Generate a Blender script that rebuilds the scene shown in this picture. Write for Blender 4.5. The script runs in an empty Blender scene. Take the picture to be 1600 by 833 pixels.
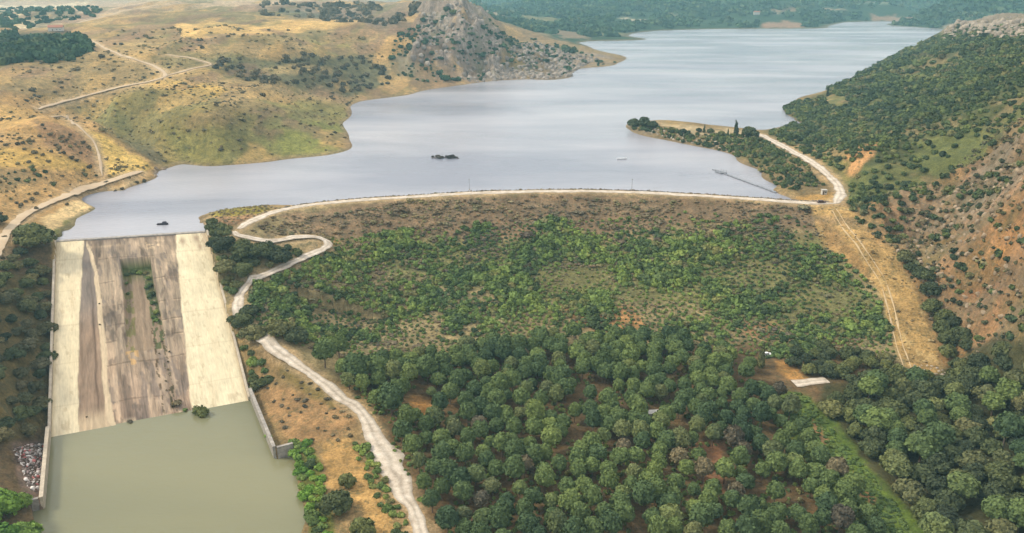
import bpy, math, random
import numpy as np
from mathutils import Vector, Matrix
R = math.radians
SC = bpy.context.scene
COL = SC.collection
random.seed(7)
RNG = np.random.default_rng(11)

# ------------------------------------------------------------------ camera
CAM_H, FPX, HOR = 115.0, 1256.0, -35.0
PITCH = math.atan((416.5 - HOR) / FPX)
cam = bpy.data.objects.new('camera', bpy.data.cameras.new('camera')); COL.objects.link(cam)
cam.location = (0, 0, CAM_H)
cam.rotation_euler = (math.pi / 2 - PITCH, 0, 0)
cam.data.sensor_width = 36.0
cam.data.lens = 36.0 * FPX / 1600.0
cam.data.clip_start = 1.0
cam.data.clip_end = 30000.0
SC.camera = cam

# ------------------------------------------------------------------ light
SUN_EL, SUN_AZ = R(42), R(-82)       # azimuth measured from +Y towards +X: the sun stands high on the left
W = bpy.data.worlds.new('World'); SC.world = W; W.use_nodes = True
nt = W.node_tree; nt.nodes.clear()
o_ = nt.nodes.new('ShaderNodeOutputWorld'); bg = nt.nodes.new('ShaderNodeBackground')
sky = nt.nodes.new('ShaderNodeTexSky'); sky.sky_type = 'NISHITA'; sky.sun_disc = False
sky.sun_elevation = SUN_EL; sky.sun_rotation = SUN_AZ; sky.dust_density = 2.0
tc = nt.nodes.new('ShaderNodeTexCoord'); mp = nt.nodes.new('ShaderNodeMapping'); mp.inputs['Scale'].default_value = (1.2, 1.2, 3.5)
nz = nt.nodes.new('ShaderNodeTexNoise'); nz.inputs['Scale'].default_value = 1.6; nz.inputs['Detail'].default_value = 7
cr = nt.nodes.new('ShaderNodeValToRGB'); cr.color_ramp.elements[0].position = .30; cr.color_ramp.elements[1].position = .58
cr.color_ramp.elements[0].color = (.66, .66, .66, 1); cr.color_ramp.elements[1].color = (1, 1, 1, 1)
mx = nt.nodes.new('ShaderNodeMix'); mx.data_type = 'RGBA'
mx.inputs[7].default_value = (7.9, 7.45, 7.3, 1)       # cloud sheet
L = nt.links.new
L(tc.outputs['Generated'], mp.inputs[0]); L(mp.outputs[0], nz.inputs['Vector']); L(nz.outputs['Fac'], cr.inputs[0])
L(cr.outputs['Color'], mx.inputs[0]); L(sky.outputs[0], mx.inputs[6]); L(mx.outputs[2], bg.inputs['Color'])
bg.inputs['Strength'].default_value = 0.078
L(bg.outputs[0], o_.inputs[0])
sl = bpy.data.lights.new('sun', 'SUN'); sl.energy = 1.5; sl.angle = R(10); sl.color = (1, .90, .72)
sun = bpy.data.objects.new('sun', sl); COL.objects.link(sun)
sdir = Vector((math.sin(SUN_AZ) * math.cos(SUN_EL), math.cos(SUN_AZ) * math.cos(SUN_EL), math.sin(SUN_EL)))
sun.rotation_euler = sdir.to_track_quat('Z', 'Y').to_euler()
SC.view_settings.view_transform = 'Standard'; SC.view_settings.look = 'None'
SC.view_settings.gamma = 1.0; SC.view_settings.exposure = 1.42
SC.render.engine = 'CYCLES'
SC.cycles.use_denoising = True
SC.cycles.max_bounces = 5; SC.cycles.diffuse_bounces = 2; SC.cycles.glossy_bounces = 2
SC.cycles.volume_bounces = 0; SC.cycles.caustics_reflective = False

# ------------------------------------------------------------------ numpy helpers
CP, SP = math.cos(PITCH), math.sin(PITCH)
def ray(px, py):
    px = np.asarray(px, float); py = np.asarray(py, float)
    a = (px - 800) / FPX; b = -(py - 416.5) / FPX
    return np.stack([a, CP + b * SP, -SP + b * CP], -1)
def unp(px, py, z):
    d = ray(px, py); t = (np.asarray(z, float) - CAM_H) / d[..., 2]
    return d * t[..., None] + np.array([0, 0, CAM_H])
def proj(P):
    x, y, z = P[..., 0], P[..., 1], P[..., 2] - CAM_H
    dep = y * CP - z * SP; up_ = y * SP + z * CP
    dep = np.where(dep < 1, 1, dep)
    return 800 + FPX * x / dep, 416.5 - FPX * up_ / dep
def _hash(ix, iy, s):
    h = (ix.astype(np.int64) * 374761393 + iy.astype(np.int64) * 668265263 + s * 1442695041) & 0xffffffff
    h = ((h ^ (h >> 13)) * 1274126177) & 0xffffffff
    h = (h ^ (h >> 16)) & 0xffffffff
    return h.astype(np.float64) / 4294967295.0
def vnoise(x, y, s=0):
    ix = np.floor(x); iy = np.floor(y); fx = x - ix; fy = y - iy
    fx = fx * fx * fx * (fx * (fx * 6 - 15) + 10); fy = fy * fy * fy * (fy * (fy * 6 - 15) + 10)
    a = _hash(ix, iy, s); b = _hash(ix + 1, iy, s); c = _hash(ix, iy + 1, s); d = _hash(ix + 1, iy + 1, s)
    return (a + (b - a) * fx + (c - a) * fy + (a - b - c + d) * fx * fy) * 2 - 1
def fbm(x, y, s=0, o=4, g=.5, ridged=False):
    t = 0; a = 1; n = 0
    for k in range(o):
        v = vnoise(x * 2 ** k + 17.3 * k, y * 2 ** k - 9.1 * k, s + k)
        if ridged: v = 1 - 2 * np.abs(v)
        t = t + a * v; n += a; a *= g
    return t / n
def sst(a, b, x):
    t = np.clip((x - a) / (b - a), 0, 1); return t * t * (3 - 2 * t)
def seg_dist(P, Q):
    """distance of points P (n,2) to polyline Q (m,2)"""
    best = np.full(len(P), 1e18)
    for a, b in zip(Q[:-1], Q[1:]):
        ab = b - a; t = np.clip(((P - a) @ ab) / max(ab @ ab, 1e-9), 0, 1)
        d = P - a - t[:, None] * ab
        best = np.minimum(best, d[:, 0] ** 2 + d[:, 1] ** 2)
    return np.sqrt(best)
def inside(P, Q):
    x, y = P[:, 0], P[:, 1]; r = np.zeros(len(P), bool)
    for (x1, y1), (x2, y2) in zip(Q, np.roll(Q, -1, 0)):
        if y1 == y2: continue
        c = ((y1 > y) != (y2 > y)) & (x < (x2 - x1) * (y - y1) / (y2 - y1) + x1)
        r ^= c
    return r
def pmask(P, Q, soft):
    """soft inside mask of polygon Q for points P"""
    Q = np.asarray(Q, float); out = np.zeros(len(P))
    lo = Q.min(0) - soft; hi = Q.max(0) + soft
    k = np.where((P[:, 0] > lo[0]) & (P[:, 0] < hi[0]) & (P[:, 1] > lo[1]) & (P[:, 1] < hi[1]))[0]
    if len(k) == 0: return out
    S = P[k]; d = seg_dist(S, np.vstack([Q, Q[:1]])); d = np.where(inside(S, Q), d, -d)
    out[k] = sst(-soft, soft, d)
    return out

# ------------------------------------------------------------------ terrain: heights
WZ = -34.0                                   # water level below the spillway
TL = unp(88, 377, 0); TR = unp(322, 362, 0); BL = unp(80, 683, WZ); BR = unp(388, 626, WZ)
def chute(u, v):
    u = np.asarray(u, float)[..., None]; v = np.asarray(v, float)[..., None]
    return TL * (1 - u) * (1 - v) + TR * u * (1 - v) + BL * (1 - u) * v + BR * u * v
CP_ = []   # (px, py, z)
add = CP_.extend
# shore of the lake
shore_left = [(100,372),(118,352),(150,325),(200,300),(245,277),(262,263),(330,260),(420,253),(500,244),(540,236),(546,218),(536,192),(548,166),(580,156),(640,148),(720,133),(800,125),(860,125),(893,120),(910,107),(965,99),(935,80)]
add([(x, y, 0) for x, y in shore_left])
shore_far = [(905,67),(960,64),(1010,61),(985,54),(1030,48),(1100,46),(1180,45),(1290,44),(1310,37),(1400,36),(1425,34)]
add([(x, y, 0) for x, y in shore_far])
add([(162,338,-3),(145,352,-3),(215,305,-4),(260,280,-4)])
add([(1452,44,0),(1440,28,-2),(1455,26,0),(1380,24,0)])
# lake bed
add([(x, y, -9) for x, y in [(700,200),(850,250),(600,280),(400,290),(250,320),(1100,275),(1050,150),(1150,100),(850,160),(1000,120),(1300,80),(1400,58),(1200,62),(1060,64),(1290,132),(1340,104),(1400,80),(1436,60),(1270,100),(1230,130),(1270,62),(1340,60),(1230,150),(620,200),(950,235),(1150,150),(1130,185),(1000,85),(330,285),(190,345),(176,330),(760,270),(1000,275),(500,290),(1250,120),(1380,75),(960,180),(700,160)]])
# left bank beside the spillway, wooded
add([(0,405,4),(40,380,3.5),(70,380,2.5),(0,470,-4),(0,550,-12),(0,640,-20),(0,720,-26),(40,740,-30),(0,833,-30),(-100,600,-8),(-120,400,10),(84,366,1.5),(92,356,1.2),(70,358,3),(78,372,2)])
# near spur on the left
add([(0,360,6),(60,325,5),(110,305,5),(190,279,4.5),(225,266,3.5),(0,300,13),(80,290,9),(140,272,8),(0,250,21),(100,250,17),(150,240,14),(190,250,8),(0,200,27),(60,188,28),(115,192,26),(150,201,22),(185,223,15),(216,243,8),(238,259,3),(200,211,8),(170,188,12),(130,170,17),(224,231,4.5),(138,322,1.5),(100,345,1.5),(-120,250,30)])
# middle hill
add([(0,150,33),(180,160,26),(300,150,31),(330,190,23),(250,200,17),(262,235,6),(440,190,15),(400,225,7),(520,205,3.5),(480,150,16),(550,150,4),(300,240,4),(500,175,9),(530,232,1.2),(400,160,23)])
# upper hills
add([(100,120,38),(0,110,42),(250,100,43),(400,110,35),(500,115,24),(600,120,12),(660,125,7),(0,60,50),(150,60,54),(300,60,57),(450,65,52),(560,70,40),(300,22,66),(120,20,60),(0,30,48),(450,30,60),(560,35,58),(600,18,64),(610,40,58),(630,62,44),(230,9,67),(-150,60,55)])
add([(0,6,50),(150,2,55),(400,2,58),(560,3,60)])
# the crags and the headland
add([(660,60,43),(700,100,17),(760,90,20),(740,50,50),(690,28,64),(700,2,84),(662,1,80),(625,6,72),(735,13,70),(765,26,53),(640,28,60),(830,85,14),(800,60,26),(830,48,30),(900,80,11),(860,100,7),(930,95,5),(870,66,20)])
# land behind the headland, far hills
add([(860,50,4),(820,38,8),(760,16,12),(700,0,25),(950,35,14),(900,20,20),(1000,20,22),(1100,25,16),(1200,25,16),(1200,2,45),(1000,2,45),(1300,15,25),(1400,8,35),(1380,31,3),(1500,0,60),(1500,20,20),(1600,10,50),(850,2,40)])
# spit
add([(984,203,0),(1040,219,0),(1100,231,0),(1150,246,0),(1190,269,0),(1212,290,0),(1225,306,0),(978,196,0),(1000,195,4),(1040,203,4.5),(1090,208,5),(1140,213,5),(1170,216,5.5),(1182,212,5),(1040,189,0),(1100,194,0),(1150,199,0),(1190,203,0),(1210,200,0),(1240,192,0),(1235,182,0),(1224,170,0),(1240,160,0)])
add([(1180,240,5),(1220,265,5),(1240,290,4.5),(1240,240,6)])
# right hill
add([(1230,212,6),(1300,250,12),(1300,285,5),(1312,312,4),(1280,178,5),(1290,158,8),(1310,141,13),(1350,120,20),(1400,100,28),(1450,75,38),(1480,45,55),(1540,33,62),(1600,31,64),(1700,30,70),
     (1300,200,10),(1350,170,17),(1400,150,25),(1400,210,24),(1450,120,36),(1500,100,48),(1540,70,58),(1600,100,62),(1500,200,32),(1600,200,46),(1400,300,8),(1350,300,5),(1500,300,13),(1600,300,30),
     (1400,370,-6),(1450,400,-8),(1500,400,-2),(1600,400,12),(1600,500,-6),(1500,500,-20),(1600,600,-22),(1600,700,-28),(1480,530,-26),(1700,400,26),(1700,500,6),(1700,600,-14),(1700,300,42),(1700,200,58),(1340,340,0),(1550,450,-5),(1385,97,-6),(1345,116,-6),(1312,134,-6),(1430,79,-6),(1456,66,-6),(1286,148,-5)])
# crest, dam face, path at the right abutment
add([(1290,330,2),(1345,390,-6),(1330,400,-9),(1400,450,-17),(1370,450,-18),(1425,520,-26),(1450,575,-31),(1420,585,-31)])
for x in (540, 700, 850, 1000, 1150, 1250):
    add([(x, 352, -6), (x, 400, -14.5), (x, 460, -23)])
for x in (620, 800, 950, 1100, 1250, 1350): add([(x, 525, -29.5)])
add([(1330,440,-18),(440,350,1),(400,352,2.5),(345,345,1.5),(370,325,1.2),(330,332,0.4),(400,322,0.8),(430,326,3)])
# road side on the left of the dam face
add([(512,378,-5.5),(450,385,-4),(430,425,-9.5),(380,445,-11),(370,480,-14.5),(415,530,-20),(480,580,-25),(560,640,-29),(600,700,-31),(665,833,-32),(470,480,-20),(520,540,-26),(345,400,-3)])
add([(430,600,-28),(440,660,-31),(500,700,-31),(560,760,-32),(468,730,-32.5),(480,790,-33.2),(505,833,-33),(620,800,-32)])
add([(650,620,-31),(900,600,-32),(1150,600,-32),(700,700,-32),(900,700,-32.5),(1100,700,-33),(700,833,-32),(900,833,-33),(1150,833,-34),(1300,700,-33),(1300,833,-34),(1400,650,-32),(1500,700,-30),(1500,833,-31),(1600,833,-29),(1440,833,-33),(1300,1000,-34),(1500,1000,-32),(1700,1000,-29),(1150,1000,-33),(900,1000,-33),(700,1000,-33),(300,1000,-36),(0,1000,-31),(1750,750,-22),(1500,560,-28),(1560,620,-27),(1250,600,-32),(1450,620,-31)])
CPA = np.array(CP_, float)
CW = unp(CPA[:, 0], CPA[:, 1], CPA[:, 2])
extra = []
for v in np.linspace(0.02, 1, 7):            # banks along both sides of the chute
    zc = WZ * v
    for u, dz in ((-.09, 1.2), (1.08, 1.4)):
        p = chute(u, v); extra.append((p[0], p[1], zc + dz + 1.4 * v))
for ang, r, z in ((-34, 3600, 190), (-20, 4200, 230), (-6, 4300, 260), (8, 4400, 300), (20, 4400, 320), (34, 4200, 300), (-30, 6500, 420), (-8, 6800, 520), (14, 6800, 560), (34, 6500, 520)):
    extra.append((r * math.sin(R(ang)), r * math.cos(R(ang)), z))
CW = np.vstack([CW, np.array(extra)])
def tfm(x, y):
    r = np.hypot(x, y); th = np.arctan2(x, y)
    return np.clip(th, R(-40), R(40)) * 1.0, np.log(np.clip(r, 120, 7200)) * 1.0
cu, cv = tfm(CW[:, 0], CW[:, 1])
def tpsk(r2): return np.where(r2 > 0, .5 * r2 * np.log(np.maximum(r2, 1e-20)), 0)
n = len(CW)
K = tpsk((cu[:, None] - cu) ** 2 + (cv[:, None] - cv) ** 2) + np.eye(n) * 1e-5
Pm = np.stack([np.ones(n), cu, cv], 1)
A = np.block([[K, Pm], [Pm.T, np.zeros((3, 3))]])
wts = np.linalg.lstsq(A, np.concatenate([CW[:, 2], np.zeros(3)]), rcond=None)[0]

# polar grid: dense in the field of view, coarse elsewhere, closed all round
rs = [8.0]
while rs[-1] < 7200:
    r = rs[-1]
    rs.append(r + (6 if r < 150 else min(max(r * r / 92000, .45), .006 * r) if r < 3200 else .02 * r))
RS = np.array(rs)
TH = np.concatenate([np.linspace(-180, -42, 47)[:-1], np.linspace(-42, -36, 21)[:-1], np.arange(-36, 36, .085), np.linspace(36, 42, 21), np.linspace(42, 180, 47)[1:]]) * math.pi / 180
NR, NT = len(RS), len(TH)
print('terrain grid', NR, NT)
RR, TT = np.meshgrid(RS, TH, indexing='ij')
GX, GY = RR * np.sin(TT), RR * np.cos(TT)
gu, gv = tfm(GX.ravel(), GY.ravel())
Z = np.zeros(NR * NT)
for i in range(0, len(Z), 40000):
    a, b = gu[i:i+40000], gv[i:i+40000]
    Z[i:i+40000] = tpsk((a[:, None] - cu) ** 2 + (b[:, None] - cv) ** 2) @ wts[:n] + wts[n] + wts[n+1] * a + wts[n+2] * b
GZ = Z.reshape(NR, NT)

def sample(x, y):
    x = np.asarray(x, float); y = np.asarray(y, float)
    i = np.interp(np.hypot(x, y), RS, np.arange(NR)); j = np.interp(np.arctan2(x, y), TH, np.arange(NT))
    i0 = np.clip(i.astype(int), 0, NR - 2); j0 = np.clip(j.astype(int), 0, NT - 2); fi = i - i0; fj = j - j0
    return (GZ[i0, j0] * (1 - fi) * (1 - fj) + GZ[i0 + 1, j0] * fi * (1 - fj) + GZ[i0, j0 + 1] * (1 - fi) * fj + GZ[i0 + 1, j0 + 1] * fi * fj)
def hit(pts, rmin=120.0, zmin=-99):
    """where sight lines through photo points first meet the ground"""
    out = []
    for px, py in pts:
        d = ray(px, py); h = math.hypot(d[0], d[1])
        rr = RS[RS > rmin]; t = rr / h
        x, y, z = d[0] * t, d[1] * t, CAM_H + d[2] * t
        g = np.maximum(sample(x, y), zmin)
        k = np.where(z <= g)[0]
        if len(k) == 0: out.append((x[-1], y[-1], g[-1])); continue
        k = k[0]
        if k > 0:
            a = z[k-1] - g[k-1]; b = g[k] - z[k]; f = a / max(a + b, 1e-9)
            tt = t[k-1] + (t[k] - t[k-1]) * f
        else: tt = t[0]
        xx, yy = d[0] * tt, d[1] * tt
        out.append((xx, yy, float(max(sample(xx, yy), zmin))))
    return np.array(out)

# roads and tracks: photo points on the ground, width in metres
def smooth(P, n=6):
    P = np.asarray(P, float); m = len(P); out = []
    for i in range(m - 1):
        p0, p1, p2, p3 = P[max(i-1, 0)], P[i], P[i+1], P[min(i+2, m-1)]
        for t in np.linspace(0, 1, n, endpoint=False):
            out.append(.5 * ((2*p1) + (-p0+p2)*t + (2*p0-5*p1+4*p2-p3)*t*t + (-p0+3*p1-3*p2+p3)*t**3))
    out.append(P[-1]); return np.array(out)
crest_px = [(372,358),(395,345),(430,331),(480,321),(560,313),(640,308),(735,302),(850,299),(930,299),(1000,301),(1060,304),(1130,308),(1200,313),(1260,317),(1306,318)]
CREST = smooth(unp(*np.array(crest_px, float).T, 4.0), 6)
# dam body
P2 = np.stack([GX.ravel(), GY.ravel()], 1)
near = (P2[:, 1] > 330) & (P2[:, 1] < 560) & (np.abs(P2[:, 0]) < 260)
k = np.where(near)[0]
dd = seg_dist(P2[k], CREST[:, :2])
ups = P2[k][:, 1] > np.interp(P2[k][:, 0], CREST[:, 0], CREST[:, 1])
zd = 4.0 - np.maximum(0, dd - 4.2) * np.where(ups, .5, .42)
xin = (P2[k][:, 0] > CREST[3, 0]) & (P2[k][:, 0] < CREST[-1, 0] + 5)
zd = np.where(xin, zd, 4.0 - np.maximum(0, dd - 3.5) * .35)
zz = GZ.ravel()[k]
kk_ = 1.6; hh_ = np.clip(.5 + .5 * (zd - zz) / kk_, 0, 1); zz = np.where(dd < 4.5, 4.0, zz * (1 - hh_) + zd * hh_ + kk_ * hh_ * (1 - hh_) * (dd > 8))
upl = ups & xin & (dd > 12)
zz = np.where(upl & (dd < 45) & (P2[k][:, 0] < 150) & (P2[k][:, 0] > -105), np.minimum(zz, np.maximum(zd, -9)), zz)
GZ.ravel()[k] = zz

road_px = {
 'access': ([(1306,318),(1314,303),(1303,283),(1272,257),(1240,238),(1212,223),(1186,209)], 5.5),
 'gravel': ([(366,362),(372,368),(392,374),(420,378),(440,376),(462,372),(490,370),(509,376),(511,386),(495,396),(470,406),(430,424),(398,438),(377,456),(371,480),(378,502),(398,520),(416,532),(432,547),(480,580),(540,625),(573,655),(590,690),(607,722),(635,775),(662,833),(690,890)], 4.6),
 'bank': ([(-30,430),(-5,395),(12,362),(40,336),(75,319),(120,302),(180,281),(222,268)], 4.5),
 'spur': ([(58,188),(95,182),(112,192),(135,212),(148,225),(156,250),(160,276)], 2.6),
 'hill': ([(60,172),(110,158),(160,145),(215,133),(258,121),(240,104),(200,92),(165,76),(140,62)], 5),
 'far': ([(40,48),(100,40),(150,28),(210,14),(250,8)], 6),
 'meadow': ([(258,121),(300,108),(330,101),(300,92),(262,86)], 4),
}
ROADS = {}
for k_, (pp, w_) in road_px.items():
    ROADS[k_] = (smooth(hit(smooth(pp, 4)), 2), w_)
ROADS['crest'] = (CREST, 5.4)
tracks_px = [[(1306,328),(1318,348),(1345,380),(1366,410),(1384,440),(1397,480),(1408,530),(1424,577)], [(1300,331),(1312,352),(1338,383),(1358,414),(1376,444),(1388,484),(1399,534),(1412,574)]]
TRACKS = [hit(smooth(t, 4)) for t in tracks_px]

# noise detail
x, y = GX.ravel(), GY.ravel(); z0 = GZ.ravel().copy()
ppx, ppy = proj(np.stack([x, y, z0], -1)); PP = np.stack([ppx, ppy], -1)
vis = RR.ravel() < 7300
chut_uv = None
roadd = np.full(len(x), 1e9)
for Q, w_ in ROADS.values():
    lo, hi = Q[:, :2].min(0) - 40, Q[:, :2].max(0) + 40
    kk = np.where((x > lo[0]) & (x < hi[0]) & (y > lo[1]) & (y < hi[1]))[0]
    roadd[kk] = np.minimum(roadd[kk], seg_dist(P2[kk], Q[:, :2]) - w_ / 2)
flat_r = sst(1.5, 14, roadd)
hillf = np.clip((np.abs(z0) - 1.0) / 9, 0, 1) * sst(330, 520, y) * (z0 > 0)
amp = hillf * np.clip(RR.ravel() / 900, .35, 2.2)
lefth = sst(60, -20, ppx - 760)
zn = z0 + amp * ((3.2 + 2.4 * lefth) * fbm(x / 90, y / 110, 3, 4) + (1.0 + .9 * lefth) * fbm(x / 26, y / 34, 9, 3)) * np.maximum(flat_r, .25 * lefth)
zn += sst(2.0, 60, -z0) * 0
lowf = (z0 < 2) & (z0 > -33)
zn += np.where(lowf & (y < 470), .35 * fbm(x / 9, y / 9, 21, 3), 0) * flat_r
ROCKS = [([(640,96),(655,60),(650,25),(668,-14),(735,-14),(762,24),(780,55),(802,95),(812,122),(780,128),(735,132),(712,112),(690,108)], 17.0, 46),
         ([(596,112),(640,70),(700,100),(735,132),(650,128)], 3.0, 30),
         ([(790,90),(830,70),(880,84),(920,92),(905,110),(893,121),(850,126),(800,126)], 10.0, 26),
         ([(900,88),(940,84),(966,98),(930,104)], 2.5, 14),
         ([(1470,70),(1476,42),(1500,28),(1560,24),(1640,22),(1640,62),(1560,62),(1510,66)], 6.0, 14),
         ([(1430,400),(1500,290),(1560,240),(1640,215),(1640,470),(1560,480),(1500,480),(1450,460)], 2.6, 16),
         ([(975,204),(980,184),(1010,180),(1030,192),(1020,208)], 1.6, 7)]
rockm = np.zeros(len(x))
for poly, am, wl in ROCKS:
    m = pmask(PP, poly, 9)
    m = m * sst(.0, 1.0, z0); wt_ = .4 if am in (2.6, 3.0) else 1
    kk = m > 0
    wx = x + 6 * vnoise(x / 15, y / 15, 50); wy = y + 6 * vnoise(x / 15, y / 15, 51)
    zn += m * am * (fbm(wx / wl, wy / wl / 1.8, 31, 4, .55, True) + .1) * np.clip(z0 / 8, 0, 1)
    if am > 12: zn += m * (7 * fbm(wx / 17, wy / 40, 33, 4, .6, True) + 3.5 * fbm(wx / 7, wy / 16, 34, 3, .6)) * np.clip(z0 / 6, 0, 1)
    rockm = np.maximum(rockm, m * wt_)
# gullies down the right-hand slope
gm = pmask(PP, [(1290,330),(1340,250),(1500,180),(1640,150),(1640,520),(1500,560),(1440,480),(1400,380)], 20)
rb_ = fbm((x * .8 + y * .55) / 38 + .3 * vnoise(x / 25, y / 25, 64), (x - y) / 120, 65, 4, .55, True)
low_ = pmask(PP, [(1340,345),(1400,320),(1480,275),(1560,215),(1700,160),(1700,560),(1520,560),(1470,520),(1420,420)], 14)
zn += low_ * flat_r * 10.0 * rb_ + low_ * 2.2 * fbm(x / 9, y / 9, 66, 3, .6, True)
rib = low_ * sst(.0, .5, rb_ + .5 * fbm(x / 12, y / 12, 67, 3))
zn += gm * flat_r * 4.0 * fbm((x * .5 + y) / 34, (x - y * .6) / 90, 61, 3, .5, True)
um_ = pmask(PP, [(1230,190),(1310,150),(1400,112),(1490,70),(1700,70),(1700,200),(1480,275),(1400,325),(1340,310),(1290,230)], 18)
zn += um_ * flat_r * 7.0 * fbm((x + y * .35) / 75 + .25 * vnoise(x / 50, y / 50, 68), (y - x * .35) / 260, 69, 4, .5, True)
# shallow gullies down the dry hills on the left
gl = pmask(PP, [(0,60),(560,40),(560,140),(540,200),(300,250),(0,250)], 30) * (y > 480)
zn += gl * np.maximum(flat_r, .3) * 5.0 * hillf * fbm(x / 60, y / 140, 71, 3, .5, True)
far = sst(1700, 2600, RR.ravel()) * (z0 > 1)
zn += far * np.clip(z0 / 12, 0, 1) * (14 * fbm(x / 420, y / 420, 81, 4) + 6 * fbm(x / 160, y / 160, 82, 3, .5, True))
GZ = zn.reshape(NR, NT)
# spillway and basin cut
BASIN = [BL[:2], BR[:2]]
wall_r = unp(np.array([391., 430.]), np.array([625., 716.]), WZ)[:, :2]
wall_r2 = unp(459., 709., WZ)[:2]
bank_px = [(462,735),(466,770),(480,805),(492,833),(505,870),(560,1000)]
bank = unp(*np.array(bank_px, float).T, WZ)[:, :2]
wall_l = unp(np.array([77., 68.]), np.array([686., 795.]), WZ)[:, :2]
wall_l2 = unp(50., 800., WZ)[:2]
left_bank = unp(np.array([60., 40., 10.]), np.array([840., 900., 1000.]), WZ)[:, :2]
BPOLY = np.vstack([wall_l[0], wall_r[0], wall_r[1], wall_r2, bank, left_bank[::-1], wall_l2, wall_l[1]])
def uv_of(x, y):
    """invert the bilinear patch of the chute in plan"""
    u = np.full_like(x, .5); v = np.full_like(x, .5)
    for _ in range(8):
        P = chute(u, v); ex, ey = x - P[..., 0], y - P[..., 1]
        du = ((TR - TL) * (1 - v)[..., None] + (BR - BL) * v[..., None]); dv = ((BL - TL) * (1 - u)[..., None] + (BR - TR) * u[..., None])
        det = du[..., 0] * dv[..., 1] - du[..., 1] * dv[..., 0]
        u = u + (ex * dv[..., 1] - ey * dv[..., 0]) / det; v = v + (du[..., 0] * ey - du[..., 1] * ex) / det
    return u, v
k = np.where((x > -240) & (x < -60) & (y > 60) & (y < 420))[0]
zf = GZ.ravel()
inb = inside(P2[k], BPOLY); zf[k[inb]] = -38
u_, v_ = uv_of(x[k], y[k])
inc = (u_ > 0) & (u_ < 1) & (v_ > -.05) & (v_ < 1.02)
zf[k[inc]] = np.minimum(WZ * v_[inc] - 7, -5)
up_side = (u_ > .03) & (u_ < 1.0) & (v_ <= -.05) & (v_ > -.14)
zf[k[up_side]] = np.minimum(zf[k[up_side]], -3)
GZ = zf.reshape(NR, NT)

# ------------------------------------------------------------------ terrain: ground cover
def lin(c):
    c = np.array(c, float) / 255; return np.where(c <= .04045, c / 12.92, ((c + .055) / 1.055) ** 2.4)
KA = .62                                     # photo colour -> albedo
base = np.tile(lin((172,147,104)) * KA, (len(x), 1))
wpx = PP + np.stack([5 * vnoise(x / 14, y / 14, 101) + 3 * vnoise(x / 4, y / 4, 103), 3 * vnoise(x / 14, y / 14, 102) + 2 * vnoise(x / 4, y / 4, 104)], -1) * np.where(RR.ravel() < 700, 1, .55)[:, None]
def paint(poly, c, soft=4, s=1.0):
    global base
    m = (pmask(wpx, poly, soft) * s)[:, None]
    base = base * (1 - m) + lin(c) * KA * m
hv = fbm(x / 70, y / 150, 501, 4)[:, None]; hv2 = fbm(x / 45 + 9, y / 80, 502, 4)[:, None]; lh = (y > 420)[:, None] * 1.0
base = base * (1 - lh * sst(.05, .4, hv) * .6) + lin((128,116,78)) * KA * lh * sst(.05, .4, hv) * .6
base = base * (1 - lh * sst(.1, .45, hv2) * .5) + lin((150,118,98)) * KA * lh * sst(.1, .45, hv2) * .5
# far country
paint([(735,-200),(2200,-200),(2200,60),(1440,52),(1290,52),(1000,72),(880,72),(820,46),(760,24),(700,2)], (58,84,58), 3)
for q, c in [([(1190,36),(1225,32),(1262,38),(1250,44),(1190,44)], (190,150,125)), ([(1205,18),(1245,16),(1250,20),(1210,23)], (185,155,130)), ([(975,27),(1012,32),(990,34),(965,30)], (215,200,175)), ([(1280,13),(1325,18),(1300,20),(1285,17)], (205,180,155)),
             ([(1360,26),(1400,24),(1440,31),(1400,35),(1362,33)], (185,150,125)), ([(800,22),(870,30),(880,40),(830,36)], (150,140,100)), ([(850,44),(900,50),(925,62),(880,60)], (165,140,115)), ([(700,6),(760,16),(800,30),(765,26)], (190,165,140)), ([(1340,3),(1420,4),(1400,8),(1345,7)], (160,165,140)), ([(1040,22),(1060,24),(1050,27),(1036,25)], (180,170,140)),
             ([(925,52),(970,50),(975,54),(935,56)], (150,150,110)), ([(1100,4),(1150,2),(1140,7),(1105,9)], (90,110,80)), ([(780,14),(810,16),(805,21),(785,19)], (190,170,140)), ([(1460,45),(1520,28),(1600,18),(1700,14),(1700,40),(1480,50)], (60,84,62))]:
    paint(q, c, 1.5, .85)
# top left: pale fields and scrub behind the hills
paint([(-300,-100),(640,-100),(640,6),(560,22),(420,14),(250,10),(150,28),(0,46),(-300,50)], (196,172,146), 4)
paint([(-60,12),(40,8),(100,6),(150,8),(70,16),(-60,24)], (232,214,184), 2); paint([(-60,30),(60,26),(110,26),(60,38),(-60,42)], (214,194,160), 2)
paint([(30,32),(90,20),(130,22),(60,38)], (128,118,96), 2, .8); paint([(400,14),(560,4),(640,2),(630,30),(590,44),(480,26)], (138,122,106), 4, .8)
paint([(410,15),(470,20),(520,24),(500,30),(430,24)], (92,98,84), 3, .8)
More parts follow.
